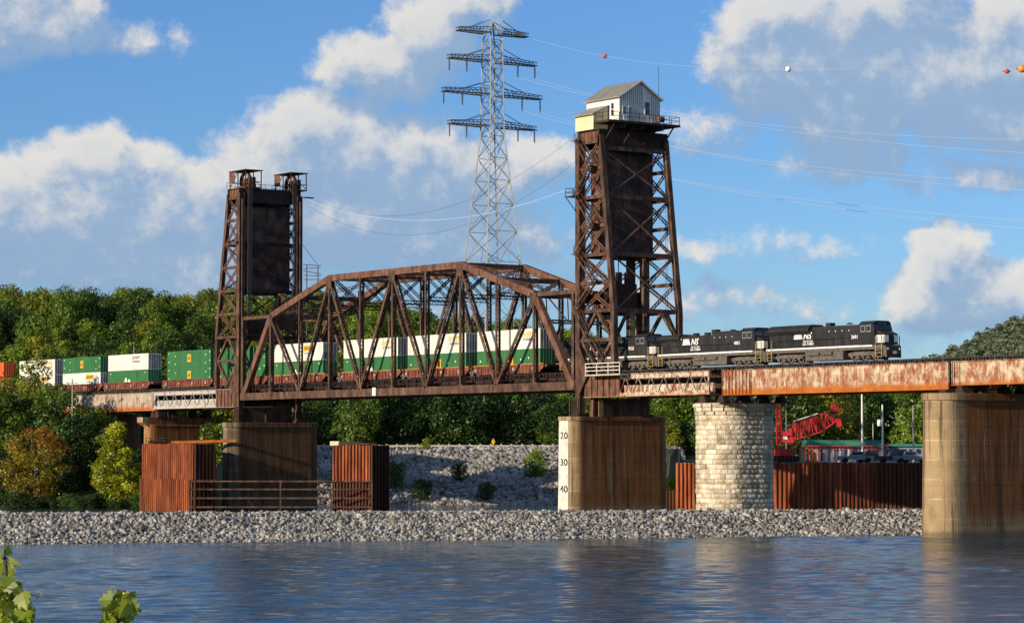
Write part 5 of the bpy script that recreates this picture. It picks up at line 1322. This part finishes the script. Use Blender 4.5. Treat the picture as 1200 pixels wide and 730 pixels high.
# conductors run from the tower across the river to the near bank on the right
def wire(pts, r, m, label, group=None, n=10):
    # pts: (px, py, v) control points, quadratic through three
    P = [at(*p) for p in pts]; t_ = np.linspace(0, 1, n * (len(P) - 1) + 1)
    ks = np.linspace(0, 1, len(P)); X = [Vector([np.polyval(np.polyfit(ks, [p[i] for p in P], min(2, len(P) - 1)), tt) for i in range(3)]) for tt in t_]
    b = MB()
    for a, c in zip(X[:-1], X[1:]): b.tube(a, c, r, 5, cap=False)
    return b.thing('power_line', m, label, 'cable', group), X
G = 'conductors running from the pylon across the river'
def run(p, mid, end, r, m, label, group):
    P = [p, at(*mid), at(*end)]; ks = [0, .5, 1]; X = [Vector([float(np.polyval(np.polyfit(ks, [q[i] for q in P], 2), tt)) for i in range(3)]) for tt in np.linspace(0, 1, 25)]
    b = MB()
    for a, c in zip(X[:-1], X[1:]): b.tube(a, c, r, 8, cap=False)
    b.thing('power_line', m, label, 'cable', group)
for q_, (mid, end, nm) in enumerate((((830, 138, 470), (1215, 164, 340), 'inner upper'), ((850, 143, 470), (1215, 180, 340), 'outer upper'), ((830, 179, 470), (1215, 215, 340), 'inner middle'), ((850, 184, 470), (1215, 224, 340), 'outer middle'), ((830, 217, 470), (1215, 260, 340), 'inner lower'), ((850, 223, 470), (1215, 269, 340), 'outer lower'))):
    run(TIPS[(q_ // 2) * 4 + 2 + q_ % 2], mid, end, .024, 'cable', f'{nm} thin pale conductor sweeping right from the pylon', G)
_px, _py, _pv = [619, 708.5, 923.5, 1197.5], [44.5, 66, 81.5, 81.5], [604, 553, 446, 338]
_cy, _cv = np.polyfit(_px, _py, 3), np.polyfit(_px, _pv, 3); b = MB()
X = [at(float(x), float(np.polyval(_cy, x)), float(np.polyval(_cv, x))) for x in np.linspace(619, 1225, 40)]
for a_, c_ in zip(X[:-1], X[1:]): b.tube(a_, c_, .022, 8, cap=False)
b.thing('power_line', 'cable', 'thin shield wire carrying the marker balls at the top right', 'cable')
for (x, y, v, m, r, lab) in ((708.5, 66, 553, 'ball_red', .50, 'red marker ball on the shield wire near the pylon'), (923.5, 81.5, 446, 'ball_white', .50, 'white marker ball on the shield wire at top right'), (1180, 84, 346, 'ball_red', .32, 'small orange red marker ball at the right edge'), (1197.5, 81, 338, 'ball_orange', .50, 'orange marker ball cut by the right picture edge')):
    p = at(x, y, v); b = MB(); rings = []
    for i in range(1, 8): a = math.pi * i / 8; rings.append([V(p.x + r * math.sin(a) * math.cos(t), p.y + r * math.sin(a) * math.sin(t), p.z - r * math.cos(a)) for t in np.linspace(0, 2 * math.pi, 16, endpoint=False)])
    t = empty('marker_ball', tuple(p), lab, 'marker ball', 'marker balls on the shield wire'); b.loft(rings).build('shell', m, t, smooth=True); MB().ring(p, (0, 0, 1), r * .98, r * 1.03, .06, 16).build('seam', m, t); MB().tube(p - RIGHT * (r + .2), p + RIGHT * (r + .2), .05, 6).build('clamp', 'dark_galv', t)
# cables slung between the two lift towers
def sag(a, c, s, r, m, label, group):
    a = Vector(a); c = Vector(c); b = MB(); n = 24
    X = [a.lerp(c, i / n) - V(0, 0, s * 4 * (i / n) * (1 - i / n)) for i in range(n + 1)]
    for p, q2 in zip(X[:-1], X[1:]): b.tube(p, q2, r, 5, cap=False)
    b.thing('slung_cable', m, label, 'cable', group)
GG = 'cables slung between the lift towers'
sag((XL(-.8), 12.6, 53.0), (XR(0), -.8, 46.8), 4.2, .02, 'ball_white', 'bright white cable sagging between the lift towers', GG)
sag((XL(-.8), 12.8, 53.2), (XR(0), -.8, 53.8), 6.5, .018, 'cable_dark', 'upper dark cable sagging between the lift towers', GG)
sag((XL(-.8), 12.4, 52.0), (XR(0), -.8, 50.2), 7.5, .018, 'cable_dark', 'lower dark cable sagging between the lift towers', GG)
# small double pole with cross arms behind the left end of the truss
dv = 640.
dp = empty('distribution_frame', tuple(at(365, 430, dv)), 'thin two pole frame with cross arms right of the left lift tower', 'pole')
for x, yt in ((359.5, 311), (372.5, 311)): MB().tube(at(x, 425, dv), at(x, yt, dv), .13, 8).build('pole_shaft', 'dark_galv', dp)
for ya, yb in ((310, 311.5), (315, 313.5), (317.5, 321), (322.5, 323.5), (327.5, 327.5)): MB().beam(at(355.5, ya, dv), at(376, yb, dv), .14, .16).build('cross_arm', 'dark_galv', dp)
b = MB().tube(at(353, 285, 560), at(372.5, 311, dv), .05, 5); b.thing('guy_wire', 'cable_dark', 'short dark wire slanting from left lift tower to the two pole frame', 'cable')
dq = empty('distant_pylon', tuple(at(7, 360, 900)), 'tip of a distant lattice pylon above the trees at the left edge', 'pylon')
b = MB(); b.beam(at(-6, 334.5, 900), at(16, 334.5, 900), .2, .2).beam(at(-6, 343, 900), at(14, 343, 900), .2, .2)
for x in (-4, 1, 6, 11): b.beam(at(x, 343, 900), at(x + 3, 334.5, 900), .18, .18); b.beam(at(x + 3, 334.5, 900), at(x + 5, 343, 900), .18, .18)
b.build('cross_arm', 'dark_galv', dq); MB().beam(at(3, 375, 900), at(7, 334, 900), .3, .3).beam(at(11, 375, 900), at(7, 334, 900), .3, .3).build('leg_frame', 'dark_galv', dq)

# ------------------------------------------------------------------ vegetation
def leaf_cloud(lobes, n, size, seed, flat=.0):
    """n leaf quads on and inside ellipsoid lobes (cx, cy, cz, rx, ry, rz)"""
    r_ = np.random.default_rng(seed); L = np.array(lobes, float); wt = (L[:, 3] * L[:, 4] + L[:, 5] * L[:, 3]); wt /= wt.sum()
    k = r_.choice(len(L), n, p=wt); d = r_.normal(size=(n, 3)); d /= np.linalg.norm(d, axis=1)[:, None]
    rad = 1 - np.abs(r_.normal(0, .22, n)); k2 = r_.random(n) < .12; rad[k2] += r_.uniform(.05, .4, k2.sum())
    P = L[k, :3] + d * L[k, 3:6] * rad[:, None]
    nn = d + r_.normal(0, .65, (n, 3)) + np.array([0, 0, .25]); nn /= np.linalg.norm(nn, axis=1)[:, None]
    a = np.cross(nn, r_.normal(size=(n, 3))); a /= np.linalg.norm(a, axis=1)[:, None]; b = np.cross(nn, a)
    s = size * r_.uniform(.55, 1.35, n)[:, None]; q = r_.uniform(.45, .9, (n, 1))
    bend = nn * s * r_.uniform(-.3, .3, (n, 1))
    Vv = np.stack([P - a * s, P - b * s * q + bend, P + a * s, P + b * s * q + bend], 1).reshape(-1, 3)
    return Vv, np.arange(n * 4).reshape(n, 4)
def make_lobes(h, w, seed, n=16, base=.22, kind='round', spread=1., shrink=1.):
    r_ = np.random.default_rng(seed); out = []
    for i in range(n):
        f = (i + .5) / n; z = h * (base + (1 - base) * f * .93)
        if kind == 'round': prof = math.sin(math.pi * min(1, .12 + f * .80)) ** .7
        elif kind == 'pine': prof = .35 + .6 * math.sin(math.pi * min(1, .2 + f * .7))
        else: prof = (1 - f) ** .8 * .95 + .08 if f > .25 else .55 + f
        a = i * 2.4 + r_.uniform(-.5, .5); ro = w / 2 * prof * r_.uniform(.35, .75); sz = w * (.13 + .15 * r_.random()) * (.65 + .5 * prof)
        if kind == 'pine': sz *= .85
        ro *= spread; sz *= shrink
        out.append((math.cos(a) * ro, math.sin(a) * ro, z, sz, sz, sz * r_.uniform(.55, .85)))
    return out
def tree_meshes(h, w, seed, nleaf, lsize, m, kind='round', nl=18, base=.22, tops=None, spread=1., shrink=1.):
    lobes = make_lobes(h, w, seed, nl, base, kind, spread, shrink); Vv, Q = leaf_cloud(lobes, nleaf, lsize, seed)
    me = bpy.data.meshes.new('crown'); me.vertices.add(len(Vv)); me.vertices.foreach_set('co', Vv.astype(np.float32).ravel()); me.loops.add(Q.size); me.loops.foreach_set('vertex_index', Q.astype(np.int32).ravel())
    me.polygons.add(len(Q)); me.polygons.foreach_set('loop_start', np.arange(0, Q.size, 4, dtype=np.int32)); me.polygons.foreach_set('loop_total', np.full(len(Q), 4, np.int32)); me.update(calc_edges=True); me.materials.append(M[m])
    if tops:
        me.materials.append(M[tops[0]]); zc = Vv.reshape(-1, 4, 3).mean(1); rr = np.random.default_rng(seed).random(len(Q))
        sel = (zc[:, 2] > h * tops[1] + (rr - .5) * h * .25) & (zc[:, 0] * tops[2] > -w * .25 + rr * w * .2)
        me.polygons.foreach_set('material_index', sel.astype(np.int32))
    r_ = random.Random(seed); b = MB(); tr = h * .017 + .05; pts = [V(0, 0, -.5)]; 
    for i in range(1, 6): pts.append(V(r_.uniform(-.25, .25), r_.uniform(-.25, .25), h * .8 * i / 5))
    for i in range(5): b.tube(pts[i], pts[i + 1], tr * (1 - .17 * i), 8, tr * (1 - .17 * (i + 1)))
    for L in lobes[::2]:
        z0 = max(h * .15, L[2] - h * .16); k = min(4, int(z0 / (h * .16))); p = pts[k].lerp(pts[k + 1], min(1, z0 / (h * .16) - k)); b.tube(p, V(*L[:3]), tr * .38, 6, tr * .12)
    tm = b.mesh('trunk'); tm.materials.append(M['bark'])
    return me, tm
PROTO = {}
for i, (nm, h, w, m, kind, nlf, ls) in enumerate([('g0', 15, 11, 'leaf_green', 'round', 5200, .32), ('g1', 16, 12, 'leaf_green', 'round', 5600, .32), ('d0', 16, 11, 'leaf_dark', 'round', 5200, .30), ('d1', 14, 11, 'leaf_dark', 'round', 5000, .30), ('o0', 15, 11, 'leaf_olive', 'round', 5200, .32), ('o1', 13, 10, 'leaf_olive', 'round', 4600, .30), ('p0', 19, 8, 'leaf_dark', 'pine', 4200, .30), ('p1', 18, 9, 'leaf_green', 'pine', 4400, .30)]):
    PROTO[nm] = tree_meshes(h, w, 40 + i, nlf, ls, m, kind, 22 if kind == 'round' else 14, .08 if kind == 'round' else .38) + (h,)
LABS = {'g': 'green tree', 'd': 'dark green tree', 'o': 'olive tree', 'p': 'slim pine'}
def tree(nm, u, v, h, label, group, name='broadleaf_tree', z=None, wide=1.0):
    c, t, h0 = PROTO[nm]; p = river(u, v); p.z = float(ground_h(np.array([u]), np.array([v]))[0]) if z is None else z
    r = empty(name, tuple(p), label, 'tree', group); s = h / h0; r.scale = (s * wide, s * wide, s); r.rotation_euler = (0, 0, random.uniform(0, 6.28))
    new_obj('crown', c, r); new_obj('trunk', t, r); return r
ROWN = {565: 'by the far road', 590: 'second row behind the road', 618: 'on the lower slope', 650: 'on the middle slope', 685: 'on the upper middle slope', 722: 'high on the slope', 762: 'just under the hilltop', 805: 'on the hilltop', 828: 'on the skyline'}
MARKS = [(0, 'at the left edge'), (70, 'above the all white stack'), (120, 'above the green over white stack'), (190, 'above the white over green stack'), (255, 'above the all green stack'), (360, 'near the left tower'), (440, 'behind the left truss'), (541, 'behind the middle truss'), (630, 'behind the right truss'), (700, 'near the right tower'), (810, 'near the gauge pier'), (905, 'behind the stone pier'), (3000, 'behind the yard')]
made = {}
for v0, wh in ROWN.items():
    u = -.205 * v0
    while u < .20 * v0 if v0 < 600 else u < .078 * v0:
        v = v0 + random.uniform(-9, 9); uu = u + random.uniform(-2, 2); pxx = 600 + 3170 * uu / v
        pool = ['g0', 'g1', 'd0', 'o0', 'o1', 'd1', 'g0', 'p1'] if v0 < 760 else ['g0', 'g1', 'p1', 'd0', 'o0', 'g0', 'g1', 'o1']
        if v0 < 600: pool = ['d0', 'd1', 'd0', 'g1', 'd1', 'd0', 'o1']  # mostly dark-leaved trees: shade under the bridge put into the leaf colour
        nm = random.choice(pool); h = random.uniform(11.5, 17.5) if 600 < v0 < 750 else random.uniform(13, 16.5) if v0 > 600 else random.uniform(7, 18)
        if 905 < pxx < 1095 and v0 < 600: h *= .55
        elif pxx > 780 and v0 < 600: h *= .7
        t = tree(nm, uu, v, h, None, 'trees on the wooded hill behind the bridge' if v0 > 600 else 'trees along the far bank road', 'pine_tree' if nm[0] == 'p' else 'broadleaf_tree', None, random.uniform(.85, 1.2))
        made.setdefault((LABS[nm[0]], wh, next(n_ for x, n_ in MARKS if pxx < x)), []).append((pxx, t))
        u += random.uniform(6.0, 8.0) if 600 < v0 < 750 else random.uniform(4.8, 6.4) if v0 > 600 else random.uniform(3.6, 6.2)
ORD = {1: [''], 2: [', left one', ', right one'], 3: [', left one', ', middle one', ', right one'], 4: [', first from left', ', second from left', ', third from left', ', fourth from left']}
for (kd, wh, mk), L in made.items():
    L.sort(key=lambda q: q[0]); o = ORD.get(len(L)) or [f', {w_} from left' for w_ in 'first second third fourth fifth sixth seventh eighth ninth tenth eleventh twelfth'.split()]
    for (x, t), sfx in zip(L, o): t['label'] = f'{kd} {wh} {mk}{sfx}'; t['category'] = 'tree'
# yard trees
for px_, v, nm, h, lab in ((962, 560, 'o1', 17, 'pale olive tree with drooping boughs behind the red crane boom'), (930, 555, 'd1', 15, 'dark tree behind the crane mast'), (1000, 590, 'd0', 17, 'dark tree behind the tallest yard pole'), (1030, 600, 'd1', 16, 'dark tree behind the transformer pole'), (1078, 540, 'g1', 17, 'bright green tree beside the tall right pier'), (1055, 585, 'o0', 9, 'low yellowish tree below the distant white roof'), (1105, 560, 'd0', 17, 'dark green tree hidden behind the tall right pier'), (985, 575, 'o0', 14, 'olive tree right of the crane boom tip')):
    tree(nm, (px_ - 600) / 3170 * v, v, h, lab, 'trees behind the yard')
WORD = 'first second third fourth fifth sixth seventh eighth ninth tenth eleventh twelfth thirteenth fourteenth fifteenth'.split()
for bi, (px_, v, h, nm, w) in enumerate(((870, 640, 18, 'd0', 1.2), (905, 650, 19, 'd1', 1.3), (945, 660, 20, 'd0', 1.2), (990, 655, 21, 'g1', 1.2), (1030, 660, 21, 'd0', 1.3), (1075, 650, 20, 'd1', 1.2), (1120, 640, 20, 'g0', 1.2), (1165, 640, 20, 'd0', 1.2), (1200, 640, 19, 'd1', 1.2))):
    tree(nm, (px_ - 600) / 3170 * v, v, h * .92, f'large tree in the back row behind the yard, {WORD[bi]} from left', 'back row of trees behind the yard', wide=w)
# ---- left bank, each tree its own
PROTO['yellow'] = tree_meshes(15, 9.6, 91, 7000, .21, 'leaf_yellow', 'cone', 46, .05, None, 1.3, .62) + (15,)
PROTO['autumn'] = tree_meshes(13.5, 10.5, 92, 7000, .20, 'leaf_autumn', 'round', 46, .08, ('leaf_red', .62, -1), 1.35, .62) + (13.5,)
PROTO['bush'] = tree_meshes(5, 5, 93, 2200, .17, 'leaf_fresh', 'round', 10, .05) + (5,)
PROTO['scrub'] = tree_meshes(5, 6.5, 94, 2200, .2, 'leaf_dark', 'round', 10, .02) + (5,)
PROTO['near0'] = tree_meshes(17, 12, 95, 8000, .25, 'leaf_green', 'round', 36, .08, None, 1.25, .75) + (17,)
PROTO['near1'] = tree_meshes(16, 11, 96, 8000, .24, 'leaf_dark', 'round', 36, .08, None, 1.25, .75) + (16,)
PROTO['airy'] = tree_meshes(22, 8, 97, 3600, .24, 'leaf_olive', 'round', 16, .3) + (22,)
def bank_tree(nm, px_, v, h, lab, z=2.5, wide=1., name='broadleaf_tree', grp='trees on the left river bank'):
    return tree(nm, (px_ - 600) / 3170 * v, v, h, lab, grp, name, z, wide)
ytree = bank_tree('yellow', 137, 474, 15.2, 'yellow green pointed tree left of the sheet pile cell', 0.6, 1.22)
at_ = bank_tree('autumn', 42, 476, 14, 'autumn tree with red brown crown and yellow leaves at left', 0.6); at_.rotation_euler = (0, 0, R(-55))
bank_tree('near0', 62, 492, 19.5, 'big green tree right above the autumn tree', 3); bank_tree('near1', 20, 494, 17.5, 'dark green tree behind the autumn tree', 3)
bank_tree('near1', 92, 488, 15.5, 'dark green tree between the autumn and yellow green trees', 1.5); bank_tree('near0', 108, 494, 16.5, 'green tree just behind the yellow green tree', 2)
bank_tree('near0', -14, 490, 20, 'green tree cut by the left picture edge', 2); bank_tree('airy', 41, 499, 24.5, 'airy light tree reaching over the white containers', 3.5)
bank_tree('near1', 158, 486, 9.5, 'small dark tree beside the sheet pile cell', 1); bank_tree('g1', 120, 500, 13.5, 'green tree under the left girder end', 2.5); bank_tree('o0', 16, 512, 19.5, 'olive tree between the orange and white containers', 5)
bank_tree('near1', 72, 480, 9, 'low dark tree at the foot of the autumn tree', .6); bank_tree('near1', 4, 480, 10, 'low dark tree left of the autumn tree', .6); bank_tree('near1', 166, 480, 7.5, 'low dark tree touching the rust red sheet piles', .5, .9)
for i in range(15): bank_tree('scrub', -12 + i * 13 + random.uniform(-5, 5), 468 + random.uniform(0, 7), random.uniform(1.0, 2.9), f'low dark scrub at the left bank waterline, {WORD[i]} from left', .1, random.uniform(.9, 1.6), 'shrub', 'scrub along the left waterline')
# ---- shrubs on the riprap
for (x, y, h, nm, lab) in ((628, 559, 5.6, 'bush', 'bright green bush on the riprap left of the gauge pier'), (365, 592, 7, 'bush', 'yellow green bush seen between the tower pier and the small cell'), (462, 567, 4.5, 'scrub', 'dark shrub on the riprap beside the small cell'), (538, 560, 3, 'scrub', 'low dark shrub on the shaded riprap'), (570, 582, 3, 'scrub', 'low shrub near the waterline below the riprap'), (495, 582, 3.5, 'scrub', 'dark shrub low on the shaded riprap'), (787, 583, 4, 'bush', 'small bush between the gauge pier and the sheet pile stub'), (500, 525, 2.2, 'bush', 'weedy bush on top of the bank at the guard rail'), (255, 540, 8, 'bush', 'green bush between the left cell and the tower pier')):
    v = 540 if y < 530 else 490 + 52 * (13 - (y - 528) * .162) / 13.3
    if x > 700: v = 455
    if x == 255: v = 482
    q = at(x, y, v); tree(nm, (x - 600) / 3170 * v, v, h, lab, None, 'shrub', q.z - .2 if x not in (365,) else .5, 1.0 if x != 365 else .5)
def tufts(n, ur, vr, seed, size, label):
    r_ = np.random.default_rng(seed); nb = 26; u0 = r_.uniform(*ur, n); v0 = r_.uniform(*vr, n); z0 = ground_h(u0, v0)
    u = np.repeat(u0, nb) + r_.normal(0, .45, n * nb); v = np.repeat(v0, nb) + r_.normal(0, .45, n * nb); z = np.repeat(z0, nb)
    a = r_.uniform(0, 6.28, n * nb); h = size * r_.uniform(.4, 1.2, n * nb); lean = r_.normal(0, .3, (n * nb, 2)); P = rw(u, v, z)
    dx = np.stack([np.cos(a), np.sin(a), 0 * a], -1) * .07; tip = P + np.stack([lean[:, 0], lean[:, 1], h], -1)
    Vv = np.stack([P - dx, P + dx, tip], 1).reshape(-1, 3)
    np_mesh('grass_tufts', Vv, np.arange(len(Vv)).reshape(-1, 3), 'grass', kind='stuff', label=label, cat='grass')
tufts(150, (-22, 16), (489, 497), 3, 1.3, 'yellowish grass tufts along the waterline below the riprap'); tufts(120, (-30, 17), (500, 540), 4, .9, 'thin dry weeds scattered over the riprap slope')
# ---- wooded hill at far right: one far mass
def far_wood():
    r_ = np.random.default_rng(21); n = 900; VV = []; QQ = []; o = 0
    u = r_.uniform(195, 330, n); v = r_.uniform(1180, 1780, n); z = ground_h(u, v)
    base = leaf_cloud([(0, 0, 5, 3.2, 3.2, 3.4), (2.4, 1, 7, 2.1, 2.1, 1.8), (-2.4, -1, 6.2, 2.2, 2.2, 1.7), (0, 1.5, 9, 1.8, 1.8, 1.6), (1, -2.3, 5, 2, 2, 1.7), (-1.2, 2.4, 7.6, 1.6, 1.6, 1.3)], 420, .8, 5)[0]
    for i in range(n):
        a = r_.uniform(0, 6.28); s = r_.uniform(.8, 1.5); c, d = math.cos(a) * s, math.sin(a) * s
        p = base @ np.array([[c, d, 0], [-d, c, 0], [0, 0, s]]) + rw(u[i:i + 1], v[i:i + 1], z[i:i + 1]); VV.append(p)
    Vv = np.concatenate(VV); np_mesh('far_wood', Vv, np.arange(len(Vv)).reshape(-1, 4), 'leaf_hill_hazed', kind='stuff', label='wooded hillside rising beyond the bridge at the far right', cat='woods')
far_wood()
# ---- foreground maple twigs at lower left
def maple_leaf_mesh():
    half = [(0, 0), (.10, .06), (.36, -.02), (.33, .10), (.62, .22), (.50, .30), (.56, .46), (.34, .42), (.40, .70), (.22, .66), (0, 1.0)]
    pts = half + [(-x, y) for x, y in reversed(half[1:-1])]
    me = bpy.data.meshes.new('leaf'); bm = bmesh.new(); c = bm.verts.new((0, .42, .0)); vs = [bm.verts.new((x, y, -.28 * abs(x) - .18 * max(0, y - .5))) for x, y in pts]
    for i in range(len(vs)): bm.faces.new((c, vs[i], vs[(i + 1) % len(vs)]))
    bm.to_mesh(me); bm.free(); me.materials.append(M['leaf_fresh']); return me
MLEAF = maple_leaf_mesh()
def twig(label, stem, fans, seed):
    r_ = random.Random(seed); P = [at(*p) for p in stem]; t = empty('maple_sapling', tuple(P[0]), label, 'sapling', 'maple saplings on the near bank'); b = MB()
    for i in range(len(P) - 1): b.tube(P[i], P[i + 1], .012 * (1 - .6 * i / len(P)) + .003, 6)
    off = root_loc(t)
    for (x, y, n, sx, sy) in fans:
        for k in range(n):
            v = stem[0][2] + r_.uniform(-.35, .35); q = at(x + r_.gauss(0, sx), y + r_.gauss(0, sy), v)
            o = new_obj('leaf', MLEAF, t); o.location = q - off; s = r_.uniform(.05, .115); o.scale = (s, s, s)
            ax = Vector((r_.uniform(-1, 1), r_.uniform(-1, 1), 0)); o.rotation_euler = (R(r_.uniform(-170, -35)), R(r_.uniform(-65, 65)), math.atan2(RIGHT.y, RIGHT.x) + R(r_.uniform(-110, 110)))
            near = min(P, key=lambda p: (p - q).length); b.tube(near, q, .004, 4, .002)
    b.build('stem', 'bark', t)
tv = 15.
twig('leafy maple sapling filling the lower left corner', [(-30, 1200, tv), (0, 800, tv), (4, 740, tv), (8, 690, tv), (6, 652, tv)], [(6, 656, 8, 4, 8), (12, 688, 22, 10, 9), (16, 716, 36, 15, 12), (-5, 700, 18, 12, 20), (36, 708, 9, 7, 8)], 3)
twig('smaller maple twig at the bottom edge right of the leafy sapling', [(170, 1200, tv), (145, 800, tv), (138, 745, tv), (140, 712, tv), (146, 692, tv)], [(147, 694, 6, 5, 4), (140, 708, 15, 9, 6), (138, 724, 18, 10, 6)], 4)
